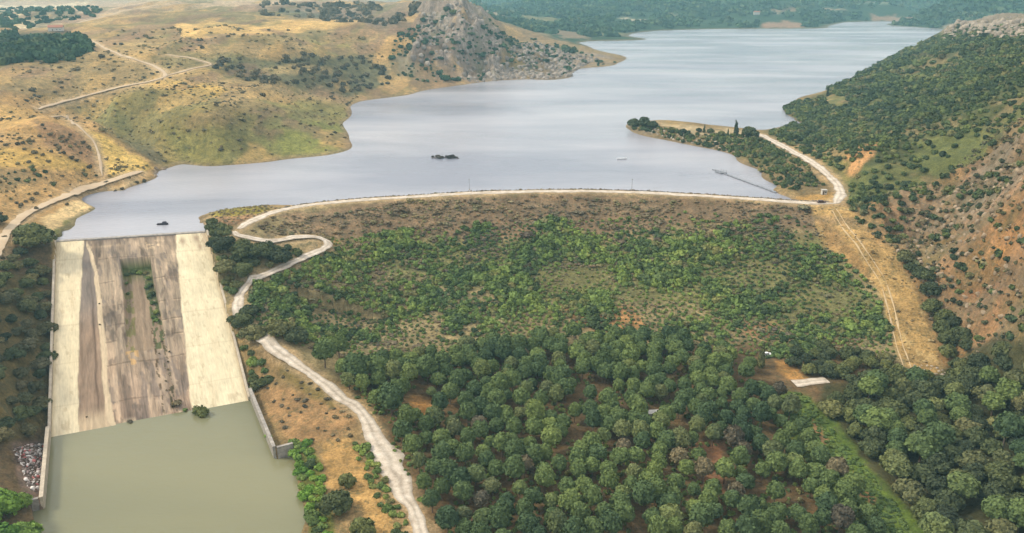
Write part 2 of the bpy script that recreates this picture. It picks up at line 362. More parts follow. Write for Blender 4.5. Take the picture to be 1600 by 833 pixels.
# left hills
paint([(0,105),(130,90),(260,110),(330,125),(230,125),(100,160),(0,170)], (160,138,98), 8)
paint([(240,30),(330,14),(430,24),(470,34),(300,42)], (140,128,92), 6, .8)
paint([(276,44),(330,38),(400,36),(562,28),(570,44),(440,52),(330,60),(290,62)], (214,178,116), 3)
paint([(274,46),(300,42),(312,62),(290,64)], (228,190,124), 2)
paint([(230,132),(270,126),(330,128),(356,138),(340,146),(290,148),(250,146)], (206,172,100), 4)
paint([(160,160),(230,140),(300,150),(360,170),(540,195),(545,236),(420,254),(260,262),(190,215)], (150,134,84), 8)
paint([(190,215),(240,225),(262,262),(240,262),(200,236)], (112,104,80), 6, .9)
paint([(120,170),(160,158),(200,185),(210,215),(165,205),(140,190)], (124,124,80), 6, .8)
paint([(300,180),(350,165),(380,200),(330,220),(290,215)], (136,116,84), 8, .7)
paint([(250,200),(300,215),(330,200),(430,190),(540,200),(541,234),(420,252),(280,258)], (140,136,80), 12, .8)
paint([(440,180),(540,192),(535,236),(440,248),(390,235)], (132,138,74), 12, .7)
paint([(400,160),(470,150),(540,165),(545,190),(470,180)], (140,136,78), 6, .8)
paint([(0,58),(60,56),(130,60),(142,72),(130,88),(60,96),(0,102)], (70,72,58), 3)
paint([(300,96),(350,86),(420,88),(500,84),(560,86),(600,105),(620,135),(540,150),(500,132),(420,132),(350,112)], (106,106,78), 5, .85)
paint([(400,105),(450,100),(520,102),(520,110),(430,116)], (196,170,120), 3, .8)
paint([(480,62),(550,70),(545,88),(490,86)], (150,142,86), 5, .8)
paint([(590,70),(640,44),(660,60),(610,95),(580,100)], (196,158,104), 5, .8)
paint([(560,150),(620,120),(700,120),(770,124),(780,132),(640,150),(570,160)], (190,156,108), 4, .8)
paint([(560,30),(640,20),(640,-20),(700,-20),(748,18),(700,60),(620,60)], (136,116,98), 10, .8)
paint([(640,96),(655,60),(650,25),(668,-14),(735,-14),(762,24),(780,55),(802,95),(812,122),(780,128),(735,132),(712,112),(690,108)], (142,122,106), 7)
paint([(730,60),(760,50),(790,100),(790,122),(745,120)], (112,108,88), 6, .8)
paint([(775,50),(830,60),(835,110),(815,122),(795,110)], (84,98,80), 5, .8)
paint([(765,26),(830,46),(900,72),(966,98),(900,106),(830,90),(800,62)], (172,146,112), 4, .9)
paint([(845,72),(905,76),(900,90),(860,88)], (110,116,78), 4, .7)
paint([(825,100),(900,98),(893,122),(840,126)], (140,122,104), 3, .8)
tz = (y > 430) & (RR.ravel() < 1900); vv_ = 1 + .17 * tz * fbm(x / 26, y / 60, 505, 4) + .10 * tz * np.sin(zn * 1.9 + 2.5 * fbm(x / 60, y / 60, 506, 2)) * sst(2, 8, zn)
base *= vv_[:, None]
for sd, cc, th_ in ((511, (122,118,78), .16), (512, (142,112,94), .2), (513, (206,170,112), .24)):
    mm_ = (tz * (ppx < 820) * sst(th_, th_ + .16, fbm(x / 34, y / 75, sd, 5)) * .55)[:, None]; base = base * (1 - mm_) + lin(cc) * KA * mm_
# near spur
paint([(-100,150),(60,150),(150,196),(245,262),(235,275),(160,310),(90,350),(0,420),(-300,500),(-300,160)], (192,156,106), 6)
paint([(-60,160),(40,168),(70,185),(30,205),(-60,215)], (206,168,108), 4)
paint([(136,204),(168,214),(205,240),(242,264),(215,274),(165,276),(152,250)], (222,188,112), 3)
paint([(-60,232),(60,236),(140,252),(140,266),(60,262),(-60,262)], (212,176,104), 5)
paint([(60,200),(125,205),(150,240),(155,262),(110,250),(70,230)], (160,126,96), 5, .8)
paint([(-60,262),(50,266),(60,290),(0,300),(-60,300)], (150,128,92), 6, .8)
paint([(60,345),(110,318),(170,296),(225,280),(180,305),(110,352),(80,362)], (232,202,152), 3)
paint([(80,372),(96,345),(130,334),(175,308),(215,292),(232,284),(205,302),(155,325),(125,348),(112,374)], (112,118,66), 3, .9)
# banks beside the spillway
paint([(-300,430),(0,400),(30,372),(80,376),(84,690),(60,833),(-300,900)], (126,106,80), 4)
paint([(20,690),(78,686),(68,800),(30,790)], (138,116,104), 3)
# dam face
paint([(318,372),(370,350),(430,326),(640,306),(850,297),(1130,306),(1300,316),(1400,400),(1420,580),(1300,560),(600,600),(480,590),(410,540),(340,470)], (166,150,112), 3)
paint([(430,335),(640,311),(850,302),(1130,311),(1262,322),(1280,360),(1100,348),(900,372),(640,372),(540,376),(470,360)], (152,128,102), 5)
paint([(540,380),(700,372),(880,385),(1280,370),(1390,500),(1300,530),(1050,470),(900,480),(700,440),(560,420)], (128,132,82), 9, .7)
paint([(880,482),(990,478),(1010,514),(900,515)], (186,138,90), 6, .8); paint([(1150,500),(1220,505),(1210,530),(1160,525)], (176,132,96), 6, .7)
paint([(500,400),(560,400),(570,440),(480,450),(430,470)], (156,136,98), 7, .7)
paint([(322,332),(345,322),(400,318),(420,322),(400,332),(350,340)], (150,138,66), 3)
paint([(326,340),(360,336),(420,332),(380,350),(330,360)], (160,124,96), 3, .8)
paint([(490,372),(530,378),(520,394),(500,400)], (190,158,96), 4, .8)
paint([(1262,321),(1322,320),(1345,352),(1396,384),(1412,430),(1440,480),(1470,560),(1462,582),(1440,588),(1422,578),(1400,540),(1390,500),(1370,446),(1330,414),(1285,386),(1270,350)], (208,172,114), 4)
for sd, cc, th_ in ((541, (178,148,100), .05), (542, (226,196,140), .2)):
    mm_ = (pmask(PP, [(1262,321),(1322,320),(1400,384),(1445,480),(1476,574),(1420,580),(1370,446),(1285,386)], 4) * sst(th_, th_ + .15, fbm(x / 5, y / 7, sd, 4)) * .6)[:, None]; base = base * (1 - mm_) + lin(cc) * KA * mm_
paint([(1275,345),(1300,350),(1360,420),(1375,450),(1330,410),(1290,380)], (176,140,96), 5, .7)
# right hill
paint([(1190,205),(1240,160),(1300,140),(1480,40),(1700,20),(1700,210),(1560,230),(1480,280),(1400,330),(1330,330),(1290,240)], (96,100,64), 5)
paint([(1330,330),(1400,330),(1480,280),(1560,225),(1750,180),(1750,600),(1500,600),(1476,574),(1440,480),(1405,400)], (158,126,88), 6)
paint([(1420,370),(1500,300),(1560,250),(1600,240),(1600,330),(1520,400),(1450,440)], (146,122,86), 8, .7)
paint([(1560,205),(1640,170),(1640,215),(1580,225)], (196,142,100), 5); paint([(1545,385),(1640,355),(1640,420),(1560,425)], (198,148,96), 6)
paint([(1500,470),(1560,450),(1560,500),(1500,530)], (184,134,100), 6, .8)
paint([(1300,262),(1340,240),(1372,240),(1365,265),(1325,285),(1305,280)], (206,158,108), 4); paint([(1250,235),(1310,235),(1330,250),(1290,262)], (166,142,98), 5)
paint([(1468,66),(1476,40),(1500,26),(1560,22),(1700,18),(1700,58),(1560,60),(1520,64)], (178,158,132), 3)
paint([(1285,155),(1305,148),(1325,160),(1310,168),(1290,163)], (212,178,128), 2)
paint([(1320,108),(1420,78),(1470,72),(1400,100),(1330,130)], (136,132,92), 5, .7)
paint([(1255,300),(1300,292),(1308,312),(1262,316),(1240,312)], (206,164,100), 3)
for sd, cc, th_ in ((521, (196,150,108), .12), (522, (122,112,76), .1), (523, (152,130,96), .15)):
    mm_ = (low_ * sst(th_, th_ + .14, fbm(x / 16, y / 16, sd, 4)) * .65)[:, None]; base = base * (1 - mm_) + lin(cc) * KA * mm_
uph0 = 0
uph = pmask(PP, [(1200,200),(1300,135),(1480,50),(1700,40),(1700,200),(1480,275),(1400,325),(1330,320),(1280,240)], 6)
for sd, cc, th_ in ((531, (150,134,98), .12), (532, (120,126,76), .05)):
    mm_ = (uph * sst(th_, th_ + .12, fbm(x / 30, y / 30, sd, 4)) * .8)[:, None]; base = base * (1 - mm_) + lin(cc) * KA * mm_
paint([(1468,66),(1476,40),(1500,26),(1560,22),(1700,18),(1700,58),(1560,60),(1520,64)], (150,136,110), 3)
# spit
paint([(978,204),(980,190),(1080,198),(1182,206),(1310,300),(1250,306),(1190,272),(1100,234)], (150,130,96), 2)
paint([(1020,192),(1080,197),(1180,205),(1170,214),(1060,206)], (208,186,150), 2)
paint([(1170,220),(1215,235),(1230,262),(1190,262),(1160,245)], (96,100,60), 4, .8)
# below the dam
paint([(385,545),(430,545),(560,640),(600,720),(670,900),(480,900),(455,712),(395,630)], (164,138,98), 5)
paint([(410,600),(520,625),(560,660),(520,690),(450,690),(415,650)], (176,140,100), 7, .85)
paint([(500,696),(545,684),(575,740),(615,810),(640,900),(590,900),(560,800),(515,750)], (198,160,104), 6)
paint([(430,545),(540,620),(520,640),(440,590)], (136,122,72), 6, .7)
paint([(608,560),(1330,530),(1440,590),(1700,600),(1700,1000),(680,1000),(600,680),(560,600)], (122,100,72), 6)
paint([(1290,600),(1440,600),(1500,560),(1560,540),(1750,560),(1750,1000),(1480,1000),(1440,880),(1340,735),(1270,650)], (84,82,54), 6)
paint([(-200,430),(0,420),(60,440),(76,520),(74,660),(20,690),(-200,700)], (122,108,72), 6)
paint([(1205,565),(1235,570),(1262,592),(1248,600),(1225,588)], (200,152,92), 3)
paint([(1218,608),(1262,618),(1320,680),(1460,850),(1480,930),(1400,930),(1290,760),(1230,680)], (112,136,60), 6, .9)
paint([(1270,655),(1290,690),(1282,700),(1265,670)], (176,138,98), 3); paint([(1335,735),(1372,780),(1362,790),(1330,755)], (176,136,98), 3)
paint([(1085,690),(1130,690),(1130,770),(1100,760)], (158,116,86), 5)
paint([(640,620),(690,625),(680,655),(640,650)], (200,150,90), 6)
paint([(470,690),(500,720),(520,833),(500,900),(480,833)], (108,120,52), 4, .8)
# wet/pale shore band, dusty road shoulders
zf = GZ.ravel()
shb = sst(1.6, .3, zf) * sst(-3, -.5, zf) * (y > 360)
m = (shb * .6)[:, None]; base = base * (1 - m) + lin((150,130,106)) * KA * m
m = (sst(3.5, 0, roadd + 1.2 * vnoise(x / 5, y / 5, 7)) * .75)[:, None]; base = base * (1 - m) + lin((206,178,140)) * KA * m
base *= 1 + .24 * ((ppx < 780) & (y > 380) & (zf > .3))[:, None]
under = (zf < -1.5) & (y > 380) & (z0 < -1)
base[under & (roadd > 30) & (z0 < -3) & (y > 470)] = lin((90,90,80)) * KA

def mk_mesh(name, V, F, smooth=False, attrs=None, cols=None, uv=None):
    me = bpy.data.meshes.new(name); V = np.asarray(V, np.float32); F = np.asarray(F, np.int32); k = F.shape[1]
    me.vertices.add(len(V)); me.vertices.foreach_set('co', V.ravel())
    me.loops.add(F.size); me.loops.foreach_set('vertex_index', F.ravel())
    me.polygons.add(len(F)); me.polygons.foreach_set('loop_start', np.arange(0, F.size, k, dtype=np.int32))
    if smooth: me.polygons.foreach_set('use_smooth', np.ones(len(F), bool))
    for nm, a in (attrs or {}).items():
        at = me.attributes.new(nm, 'FLOAT', 'POINT'); at.data.foreach_set('value', np.asarray(a, np.float32).ravel())
    if cols is not None:
        at = me.color_attributes.new('cover', 'FLOAT_COLOR', 'POINT')
        at.data.foreach_set('color', np.concatenate([cols, np.ones((len(cols), 1))], 1).astype(np.float32).ravel())
    if uv is not None:
        l = me.uv_layers.new(name='UVMap'); l.data.foreach_set('uv', np.asarray(uv, np.float32)[F.ravel()].ravel())
    me.update(calc_edges=True); me.validate()
    return me
def add_obj(name, me, mat=None, parent=None, loc=None, **props):
    o = bpy.data.objects.new(name, me); COL.objects.link(o)
    if mat is not None and me is not None and len(me.materials) == 0: me.materials.append(mat)
    if parent is not None: o.parent = parent
    if loc is not None: o.location = loc
    for a, b in props.items(): o[a] = b
    return o
def thing(name, label, cat, loc, group=None):
    o = bpy.data.objects.new(name, None); COL.objects.link(o); o.location = loc; o.empty_display_size = .5
    o['label'] = label; o['category'] = cat
    if group: o['group'] = group
    return o

# ------------------------------------------------------------------ materials
def newmat(name):
    m = bpy.data.materials.new(name); m.use_nodes = True; t = m.node_tree; b = t.nodes['Principled BSDF']
    return m, t, b
def N(t, ty, **kw):
    n_ = t.nodes.new(ty)
    for a, v in kw.items():
        if a in n_.inputs: n_.inputs[a].default_value = v
        else: setattr(n_, a, v)
    return n_
def mixc(t, fac, a, b, mode='MIX'):
    m = t.nodes.new('ShaderNodeMix'); m.data_type = 'RGBA'; m.blend_type = mode
    for s, v in ((0, fac), (6, a), (7, b)):
        if isinstance(v, (int, float)): m.inputs[s].default_value = v
        elif isinstance(v, tuple): m.inputs[s].default_value = v
        else: t.links.new(v, m.inputs[s])
    return m.outputs[2]
def ramp(t, src, stops):
    r = t.nodes.new('ShaderNodeValToRGB'); e = r.color_ramp.elements
    while len(e) < len(stops): e.new(.5)
    for k_, (p, c) in enumerate(stops): e[k_].position = p; e[k_].color = (*c, 1) if len(c) == 3 else c
    t.links.new(src, r.inputs[0]); return r.outputs[0]
def g3(v): return (v, v, v)
def noise(t, vec, scale, detail=4, rough=.5, dist=0):
    n_ = N(t, 'ShaderNodeTexNoise'); n_.inputs['Scale'].default_value = scale; n_.inputs['Detail'].default_value = detail
    n_.inputs['Roughness'].default_value = rough; n_.inputs['Distortion'].default_value = dist
    if vec is not None: t.links.new(vec, n_.inputs['Vector'])
    return n_.outputs['Fac']
def mapping(t, src, scale=(1, 1, 1), rot=(0, 0, 0)):
    m = N(t, 'ShaderNodeMapping'); m.inputs['Scale'].default_value = scale; m.inputs['Rotation'].default_value = rot
    t.links.new(src, m.inputs[0]); return m.outputs[0]

def mat_ground():
    m, t, b = newmat('ground_cover'); l = t.links.new
    geo = N(t, 'ShaderNodeNewGeometry').outputs['Position']
    col = N(t, 'ShaderNodeAttribute', attribute_name='cover').outputs['Color']
    rk = N(t, 'ShaderNodeAttribute', attribute_name='rock').outputs['Fac']
    n1 = noise(t, geo, .035, 6, .6); n2 = noise(t, geo, .22, 5, .65); n3 = noise(t, mapping(t, geo, (.05, .05, .9)), 1.0, 5, .6, .6); n4 = noise(t, geo, 1.1, 4, .7)
    c = mixc(t, 1.0, col, ramp(t, n1, [(.3, g3(.72)), (.7, g3(1.22))]), 'MULTIPLY')
    c = mixc(t, 1.0, c, ramp(t, n2, [(.32, (.62, .65, .64)), (.68, (1.32, 1.27, 1.18))]), 'MULTIPLY')
    c = mixc(t, 1.0, c, ramp(t, n3, [(.33, (.87, .88, .88)), (.66, (1.1, 1.08, 1.04))]), 'MULTIPLY')
    c = mixc(t, 1.0, c, ramp(t, n4, [(.34, g3(.66)), (.66, g3(1.28))]), 'MULTIPLY')
    # tufts of low scrub
    tf = ramp(t, noise(t, geo, .45, 5, .7), [(.53, g3(0)), (.60, g3(1))])
    tm = mixc(t, 1.0, tf, ramp(t, n1, [(.36, g3(.1)), (.62, g3(.65))]), 'MULTIPLY')
    c = mixc(t, tm, c, (.075, .078, .04, 1))
    # rock: darker joints
    rn = noise(t, mapping(t, geo, (.17, .10, .045)), 1.0, 9, .78, 1.6)
    rc = ramp(t, rn, [(.38, (.07, .06, .055)), (.46, (.17, .14, .12)), (.56, (.31, .255, .21)), (.72, (.46, .40, .34))])
    c = mixc(t, mixc(t, 1.0, rk, g4(.8), 'MULTIPLY'), c, rc)
    l(c, b.inputs['Base Color']); b.inputs['Roughness'].default_value = .95; b.inputs['Specular IOR Level'].default_value = .1
    bp = N(t, 'ShaderNodeBump'); bp.inputs['Strength'].default_value = .8; bp.inputs['Distance'].default_value = 1.0
    l(mixc(t, .5, n2, n4), bp.inputs['Height']); l(bp.outputs[0], b.inputs['Normal'])
    return m
def g4(v): return (v, v, v, 1)
def mat_plain(name, c, c2=None, scale=.5, rough=.85, spec=.2):
    m, t, b = newmat(name)
    geo = N(t, 'ShaderNodeTexCoord').outputs['Object']
    c2 = c2 or tuple(v * .75 for v in c)
    t.links.new(ramp(t, noise(t, geo, scale, 5, .65), [(.33, c2), (.66, c)]), b.inputs['Base Color'])
    b.inputs['Roughness'].default_value = rough; b.inputs['Specular IOR Level'].default_value = spec
    return m
M_GROUND = mat_ground()

idx = np.arange(NR * NT).reshape(NR, NT)
F = np.stack([idx[:-1, :-1], idx[:-1, 1:], idx[1:, 1:], idx[1:, :-1]], -1).reshape(-1, 4)
V = np.stack([x, y, GZ.ravel()], -1)
rockm = np.maximum(rockm, rib * .32)
rk = np.clip(rockm * (.55 + .9 * vnoise(x / 20, y / 20, 200)), 0, 1)
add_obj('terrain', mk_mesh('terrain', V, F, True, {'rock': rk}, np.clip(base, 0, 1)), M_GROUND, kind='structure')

# ------------------------------------------------------------------ water
def ngon(name, pts, z):
    me = bpy.data.meshes.new(name); me.from_pydata([(p[0], p[1], z) for p in pts], [], [list(range(len(pts)))]); me.update(); return me
def mat_water(name, c1, c2, rough, bumps, spec=.5):
    m, t, b = newmat(name); l = t.links.new
    geo = N(t, 'ShaderNodeNewGeometry').outputs['Position']
    n1 = noise(t, mapping(t, geo, (.004, .011, 1)), 1.0, 5, .55, .4)
    l(mixc(t, ramp(t, n1, [(.35, g3(0)), (.68, g3(1))]), (*c1, 1), (*c2, 1)), b.inputs['Base Color'])  # turbid body colour, with reflections and ripple patches painted in as paler and darker tones
    b.inputs['IOR'].default_value = 1.33
    n3 = noise(t, mapping(t, geo, (.003, .012, 1), (0, 0, .15)), 1.0, 4, .6)
    l(ramp(t, n3, [(.38, g3(rough)), (.62, g3(rough + .14))]), b.inputs['Roughness'])
    b.inputs['Specular IOR Level'].default_value = spec
    n2 = noise(t, mapping(t, geo, (.25, .7, 1)), 1.0, 3, .6)
    bp = N(t, 'ShaderNodeBump'); bp.inputs['Strength'].default_value = bumps; bp.inputs['Distance'].default_value = .6
    l(n2, bp.inputs['Height']); l(bp.outputs[0], b.inputs['Normal'])
    return m
M_LAKE = mat_water('lake_water', (.195, .205, .25), (.36, .355, .385), .13, .45)
M_BASIN = mat_water('silty_water', (.135, .137, .08), (.185, .178, .10), .08, .2, .5)
cl = [tuple(p[:2]) for p in CREST[::-1]]
tr_in = chute(1.02, -.004); tl_in = chute(-.02, -.004)
LP = cl[:-2] + [tuple(unp(345, 352, 0)[:2]), (tr_in[0], tr_in[1]), (tl_in[0], tl_in[1]), tuple(unp(40, 384, 0)[:2]), tuple(unp(-60, 384, 0)[:2]), (-900, 400), (-6000, 900), (-5500, 5000), (0, 6800), (5500, 5000), (6000, 700), (400, 470), tuple(unp(1360, 318, 0)[:2])]
add_obj('lake_water', ngon('lake_water', LP, 0), M_LAKE, kind='structure')
bw = [chute(-.0, .97)[:2], chute(1.0, .965)[:2], wall_r[0] + (1, 0), wall_r[1] + (.6, -.6), wall_r2 + (8, 1)] + [p + (6, 0) for p in bank] + [p + (-8, 0) for p in left_bank[::-1]] + [wall_l2 + (-6, -1), wall_l[1] + (-.6, -.6), wall_l[0] + (-.6, 0)]
add_obj('basin_water', ngon('basin_water', bw, WZ), M_BASIN, kind='structure')

# ------------------------------------------------------------------ roads
def mat_road():
    m, t, b = newmat('gravel_road'); l = t.links.new
    geo = N(t, 'ShaderNodeNewGeometry').outputs['Position']
    uvx = N(t, 'ShaderNodeUVMap', uv_map='UVMap').outputs[0]
    sx = N(t, 'ShaderNodeSeparateXYZ'); l(uvx, sx.inputs[0])
    rut = ramp(t, sx.outputs[0], [(.05, g3(.66)), (.2, g3(1.12)), (.34, g3(1.12)), (.5, g3(.72)), (.66, g3(1.12)), (.8, g3(1.12)), (.96, g3(.66))])
    c = ramp(t, noise(t, geo, .3, 6, .65), [(.32, (.34, .28, .215)), (.5, (.48, .415, .335)), (.68, (.60, .53, .45))])
    c = mixc(t, .8, c, rut, 'MULTIPLY')
    c = mixc(t, 1.0, c, ramp(t, noise(t, geo, 2.2, 3, .6), [(.3, g3(.85)), (.7, g3(1.1))]), 'MULTIPLY')
    l(c, b.inputs['Base Color']); b.inputs['Roughness'].default_value = .95; b.inputs['Specular IOR Level'].default_value = .1
    return m
M_ROAD = mat_road()
def strip(name, Q, w, lift, mat, wvar=.12, widen=None):
    P = np.asarray(Q)[:, :2]
    seg = np.hypot(*np.diff(P, axis=0).T); s = np.concatenate([[0], np.cumsum(seg)])
    m = int(max(8, s[-1] / 1.6)); si = np.linspace(0, s[-1], m)
    P = np.stack([np.interp(si, s, P[:, 0]), np.interp(si, s, P[:, 1])], 1)
    T = np.gradient(P, axis=0); T /= np.hypot(T[:, 0], T[:, 1])[:, None] + 1e-9
    Nn = np.stack([-T[:, 1], T[:, 0]], 1)
    ws = np.full(m, w) if widen is None else np.array([w * widen(k_ / (m - 1)) for k_ in range(m)])
    wl = ws * .5 * (1 + wvar * vnoise(si / 9, si * 0, 5) + .16 * vnoise(si / 2.2, si * 0, 15)); wr = ws * .5 * (1 + wvar * vnoise(si / 8, si * 0 + 3, 6) + .16 * vnoise(si / 2.2, si * 0, 16)); tp_ = np.minimum(1, (1 if name == 'concrete_path' else .35) + np.minimum(si, s[-1] - si) / 14); wl *= tp_; wr *= tp_
    K_ = 7; vs = []; uvs = []
    rows = []
    for k_ in range(K_):
        f = k_ / (K_ - 1); off = -wl + (wl + wr) * f
        q = P + Nn * off[:, None]; rows.append(np.stack([q[:, 0], q[:, 1], sample(q[:, 0], q[:, 1])], -1)); uvs.append(np.stack([np.full(m, f), si / 10], -1))
    A_ = np.stack(rows, 0)
    zc = A_[:, :, 2].max(0)
    if True:   # level the cross-section gently so no ground pokes through
        A_[:, :, 2] = np.maximum(A_[:, :, 2], A_[:, :, 2] * .4 + zc * .6) + lift * np.where(np.isin(np.arange(K_), (0, K_ - 1)), .3, 1)[:, None]
    ii = np.arange(K_ * m).reshape(K_, m)
    Ff = np.stack([ii[:-1, :-1], ii[:-1, 1:], ii[1:, 1:], ii[1:, :-1]], -1).reshape(-1, 4)[:, ::-1]
    return add_obj(name, mk_mesh(name, A_.reshape(-1, 3), Ff, True, uv=np.stack(uvs, 0).reshape(-1, 2)), mat, kind='structure')
M_TRACK = mat_plain('dusty_track', (.50, .395, .27), (.40, .30, .20), .08, .95, .1)
def wid(t):
    return 1 + 1.0 * math.exp(-((t - .80) / .06) ** 2)
for k_, nm in (('crest', 'crest_road'), ('access', 'road'), ('gravel', 'gravel_road'), ('bank', 'dirt_track'), ('spur', 'dirt_path'), ('hill', 'dirt_track'), ('far', 'dirt_track'), ('meadow', 'dirt_track')):
    Q, w_ = ROADS[k_]
    strip(nm, Q, w_ * (.62 if k_ in ('hill', 'far', 'meadow', 'spur') else 1), .18 if k_ in ('crest', 'gravel', 'access', 'bank') else .5, M_TRACK if k_ in ('hill', 'far', 'meadow', 'spur', 'bank') else M_ROAD, .3 if k_ in ('gravel', 'hill', 'meadow', 'spur') else .2, wid if k_ == 'gravel' else None)
M_RUT = mat_plain('sandy_rut', (.50, .38, .23), (.38, .28, .16), .4, .95, .1)
for Q in TRACKS: strip('wheel_track', Q, .75, .12, M_RUT, .9)
pad = hit([(1170,604),(1205,603),(1240,600),(1266,597),(1292,594)])
strip('concrete_path', pad[2:], 5.0, .2, M_ROAD, .05)

# ------------------------------------------------------------------ spillway
def mat_conc():
    m, t, b = newmat('weathered_concrete'); l = t.links.new
    col = N(t, 'ShaderNodeAttribute', attribute_name='cover').outputs['Color']
    st = N(t, 'ShaderNodeAttribute', attribute_name='streak').outputs['Fac']
    uvm = N(t, 'ShaderNodeUVMap', uv_map='UVMap').outputs[0]
    a = noise(t, mapping(t, uvm, (.55, .045, 1)), 1.0, 6, .65, .3)
    bb = noise(t, mapping(t, uvm, (.16, .1, 1)), 1.0, 5, .6)
    cc = noise(t, mapping(t, uvm, (1.6, .25, 1)), 1.0, 4, .6)
    s1 = ramp(t, a, [(.36, (.56, .53, .51)), (.5, (1, .98, .96)), (.66, (1.5, 1.44, 1.36))])
    c = mixc(t, st, col, mixc(t, 1.0, col, s1, 'MULTIPLY'))
    c = mixc(t, 1.0, c, ramp(t, bb, [(.3, g3(.86)), (.7, g3(1.1))]), 'MULTIPLY')
    c = mixc(t, .6, c, mixc(t, 1.0, c, ramp(t, cc, [(.3, g3(.75)), (.7, g3(1.15))]), 'MULTIPLY'))
    l(c, b.inputs['Base Color']); b.inputs['Roughness'].default_value = .9; b.inputs['Specular IOR Level'].default_value = .15
    bp = N(t, 'ShaderNodeBump'); bp.inputs['Strength'].default_value = .4; bp.inputs['Distance'].default_value = .3
    l(cc, bp.inputs['Height']); l(bp.outputs[0], b.inputs['Normal'])
    return m
M_CONC = mat_conc()
M_WALL = mat_plain('aged_concrete', (.50, .43, .33), (.33, .28, .22), .6)
M_WALLG = mat_plain('grey_concrete', (.36, .33, .29), (.20, .18, .165), .6)

def uv_px(px, py):                            # photo point on the chute plane -> (u, v)
    o3 = np.array([0, 0, CAM_H]); nrm = np.cross(TR - TL, BL - TL); d = ray(px, py)
    t_ = ((TL - o3) @ nrm) / (d @ nrm); P = o3 + d * t_
    u, v = uv_of(np.array([P[0]]), np.array([P[1]])); return float(u[0]), float(v[0])
spill = thing('spillway', 'broad sloping concrete spillway chute with pale side strips and a stained brown middle', 'spillway', tuple(TL))
NU, NV = 170, 260
uu = np.linspace(0, 1, NU); vv = np.linspace(-.0, 1.09, NV)
U, Vv = np.meshgrid(uu, vv, indexing='ij')
P = chute(U, Vv)
def edge(pts):                                # u of a feature edge as a function of v, from photo points
    q = sorted([uv_px(*p)[::-1] for p in pts]); vs, us = zip(*q); return lambda v: np.interp(v, vs, us)
e_l = edge([(131,380),(128,420),(125,480),(122,560),(122,600),(124,672)])
e_l2 = edge([(134,384),(141,400),(147,430),(152,480),(156,540),(160,600),(167,655),(176,668)])
e_l3 = edge([(137,380),(147,400),(155,440),(160,480),(165,540),(169,600),(180,660)])
e_r = edge([(274,365),(276,400),(281,450),(285,500),(290,550),(295,600),(300,640)])
r_l = edge([(188,402),(191,440),(194,480),(196,530)])
r_r = edge([(234,400),(240,440),(247,470),(253,500),(262,560)])
v_t = uv_px(211, 402)[1]; v_e = uv_px(220, 545)[1]
wob = .006 * fbm(Vv * 14, U * 0, 300, 3)
Z_ = P[..., 2].copy()
inr = (U > r_l(Vv)) & (U < r_r(Vv)) & (Vv > v_t) & (Vv < v_e)
depth = 5.0 * (1 - np.clip((Vv - v_t) / (v_e - v_t), 0, 1)) ** .8
Z_ = Z_ - np.where(inr, depth, 0)
# old slab steps in the middle
mid = (U > e_l3(Vv)) & (U < e_r(Vv))
Z_ += np.where(mid & ~inr, -.22, .0)
for yy in (395, 440, 490, 545, 605):
    vj = uv_px(240, yy)[1]; JV = [] if yy == 395 else JV; JV.append(vj)
cream = lin((246,230,192)) * KA; brown = lin((172,154,134)) * KA; grey = lin((150,132,124)) * KA
C = np.tile(brown, (NU, NV, 1)); S = np.full((NU, NV), .9)
def put(mask, c, s=None, f=1.0):
    global C, S
    mk = np.clip(mask * f, 0, 1)[..., None]; C = C * (1 - mk) + (lin(c) * KA) * mk
    if s is not None: S = S * (1 - mk[..., 0]) + s * mk[..., 0]
Uw = U + wob
put(sst(.0, .25, Vv) * 1.0, (178,162,140), None, .6)
put(sst(.55, 1.0, Vv), (180,152,132), None, .6)
put(sst(.006, -.006, Uw - e_l(Vv)), (254,238,200), .06)
put(sst(-.006, .006, Uw - e_r(Vv)), (255,241,204), .05)
ds = sst(-.004, .004, Uw - e_l(Vv)) * sst(.004, -.004, Uw - e_l2(Vv))
put(ds, (148,136,126), .5); put(ds * sst(.35, .6, Vv), (172,146,122), .6, .8)
put(ds * np.exp(-((Uw - (e_l(Vv) * .25 + e_l2(Vv) * .75)) / .006) ** 2) * sst(.2, .5, Vv), (96,76,64), .4, .8)
put(sst(-.003, .003, Uw - e_l2(Vv)) * sst(.003, -.003, Uw - e_l3(Vv)), (232,210,176), .3)
put(ds * sst(.9, .97, Vv), (226,204,170), .4, .7)
put(sst(-.003, .004, Uw - e_l3(Vv)) * sst(.05, .03, Uw - e_l3(Vv)) * sst(.55, .75, Vv), (226,198,168), .5, .7)
put(sst(.045, .0, Vv) * (U > e_l(0)) * (U < e_r(0)), (140,124,112), .7, .9)
put(sst(.30, .34, Uw) * 0, (0, 0, 0))
put(sst(.012, .0, np.abs(Vv - uv_px(190, 382)[1])) * (U > .2) * (U < .42), (210,190,160), None, .6)
put((np.abs(Uw - .655 + .02 * np.sin(Vv * 9)) < .07) * sst(.02, .05, Vv) * sst(.12, .08, Vv) * (fbm(U * 30, Vv * 60, 310, 3) > -.05), (236,212,178), None, .9)
for xx in ((285, 376), (312, 384), (306, 372)):
    q = uv_px(*xx); put(np.exp(-((U - q[0]) / .018) ** 2 - ((Vv - q[1]) / .03) ** 2), (176,148,122), None, .8)
put(sst(.86, 1.0, Uw) * sst(.22, .02, Vv) * (fbm(U * 60, Vv * 9, 312, 3) > -.1), (168,140,118), .6, .75)
put(sst(.975, 1.0, Uw), (206,182,146), None, .6)
put(sst(.03, .0, Uw), (222,200,160), None, .5)
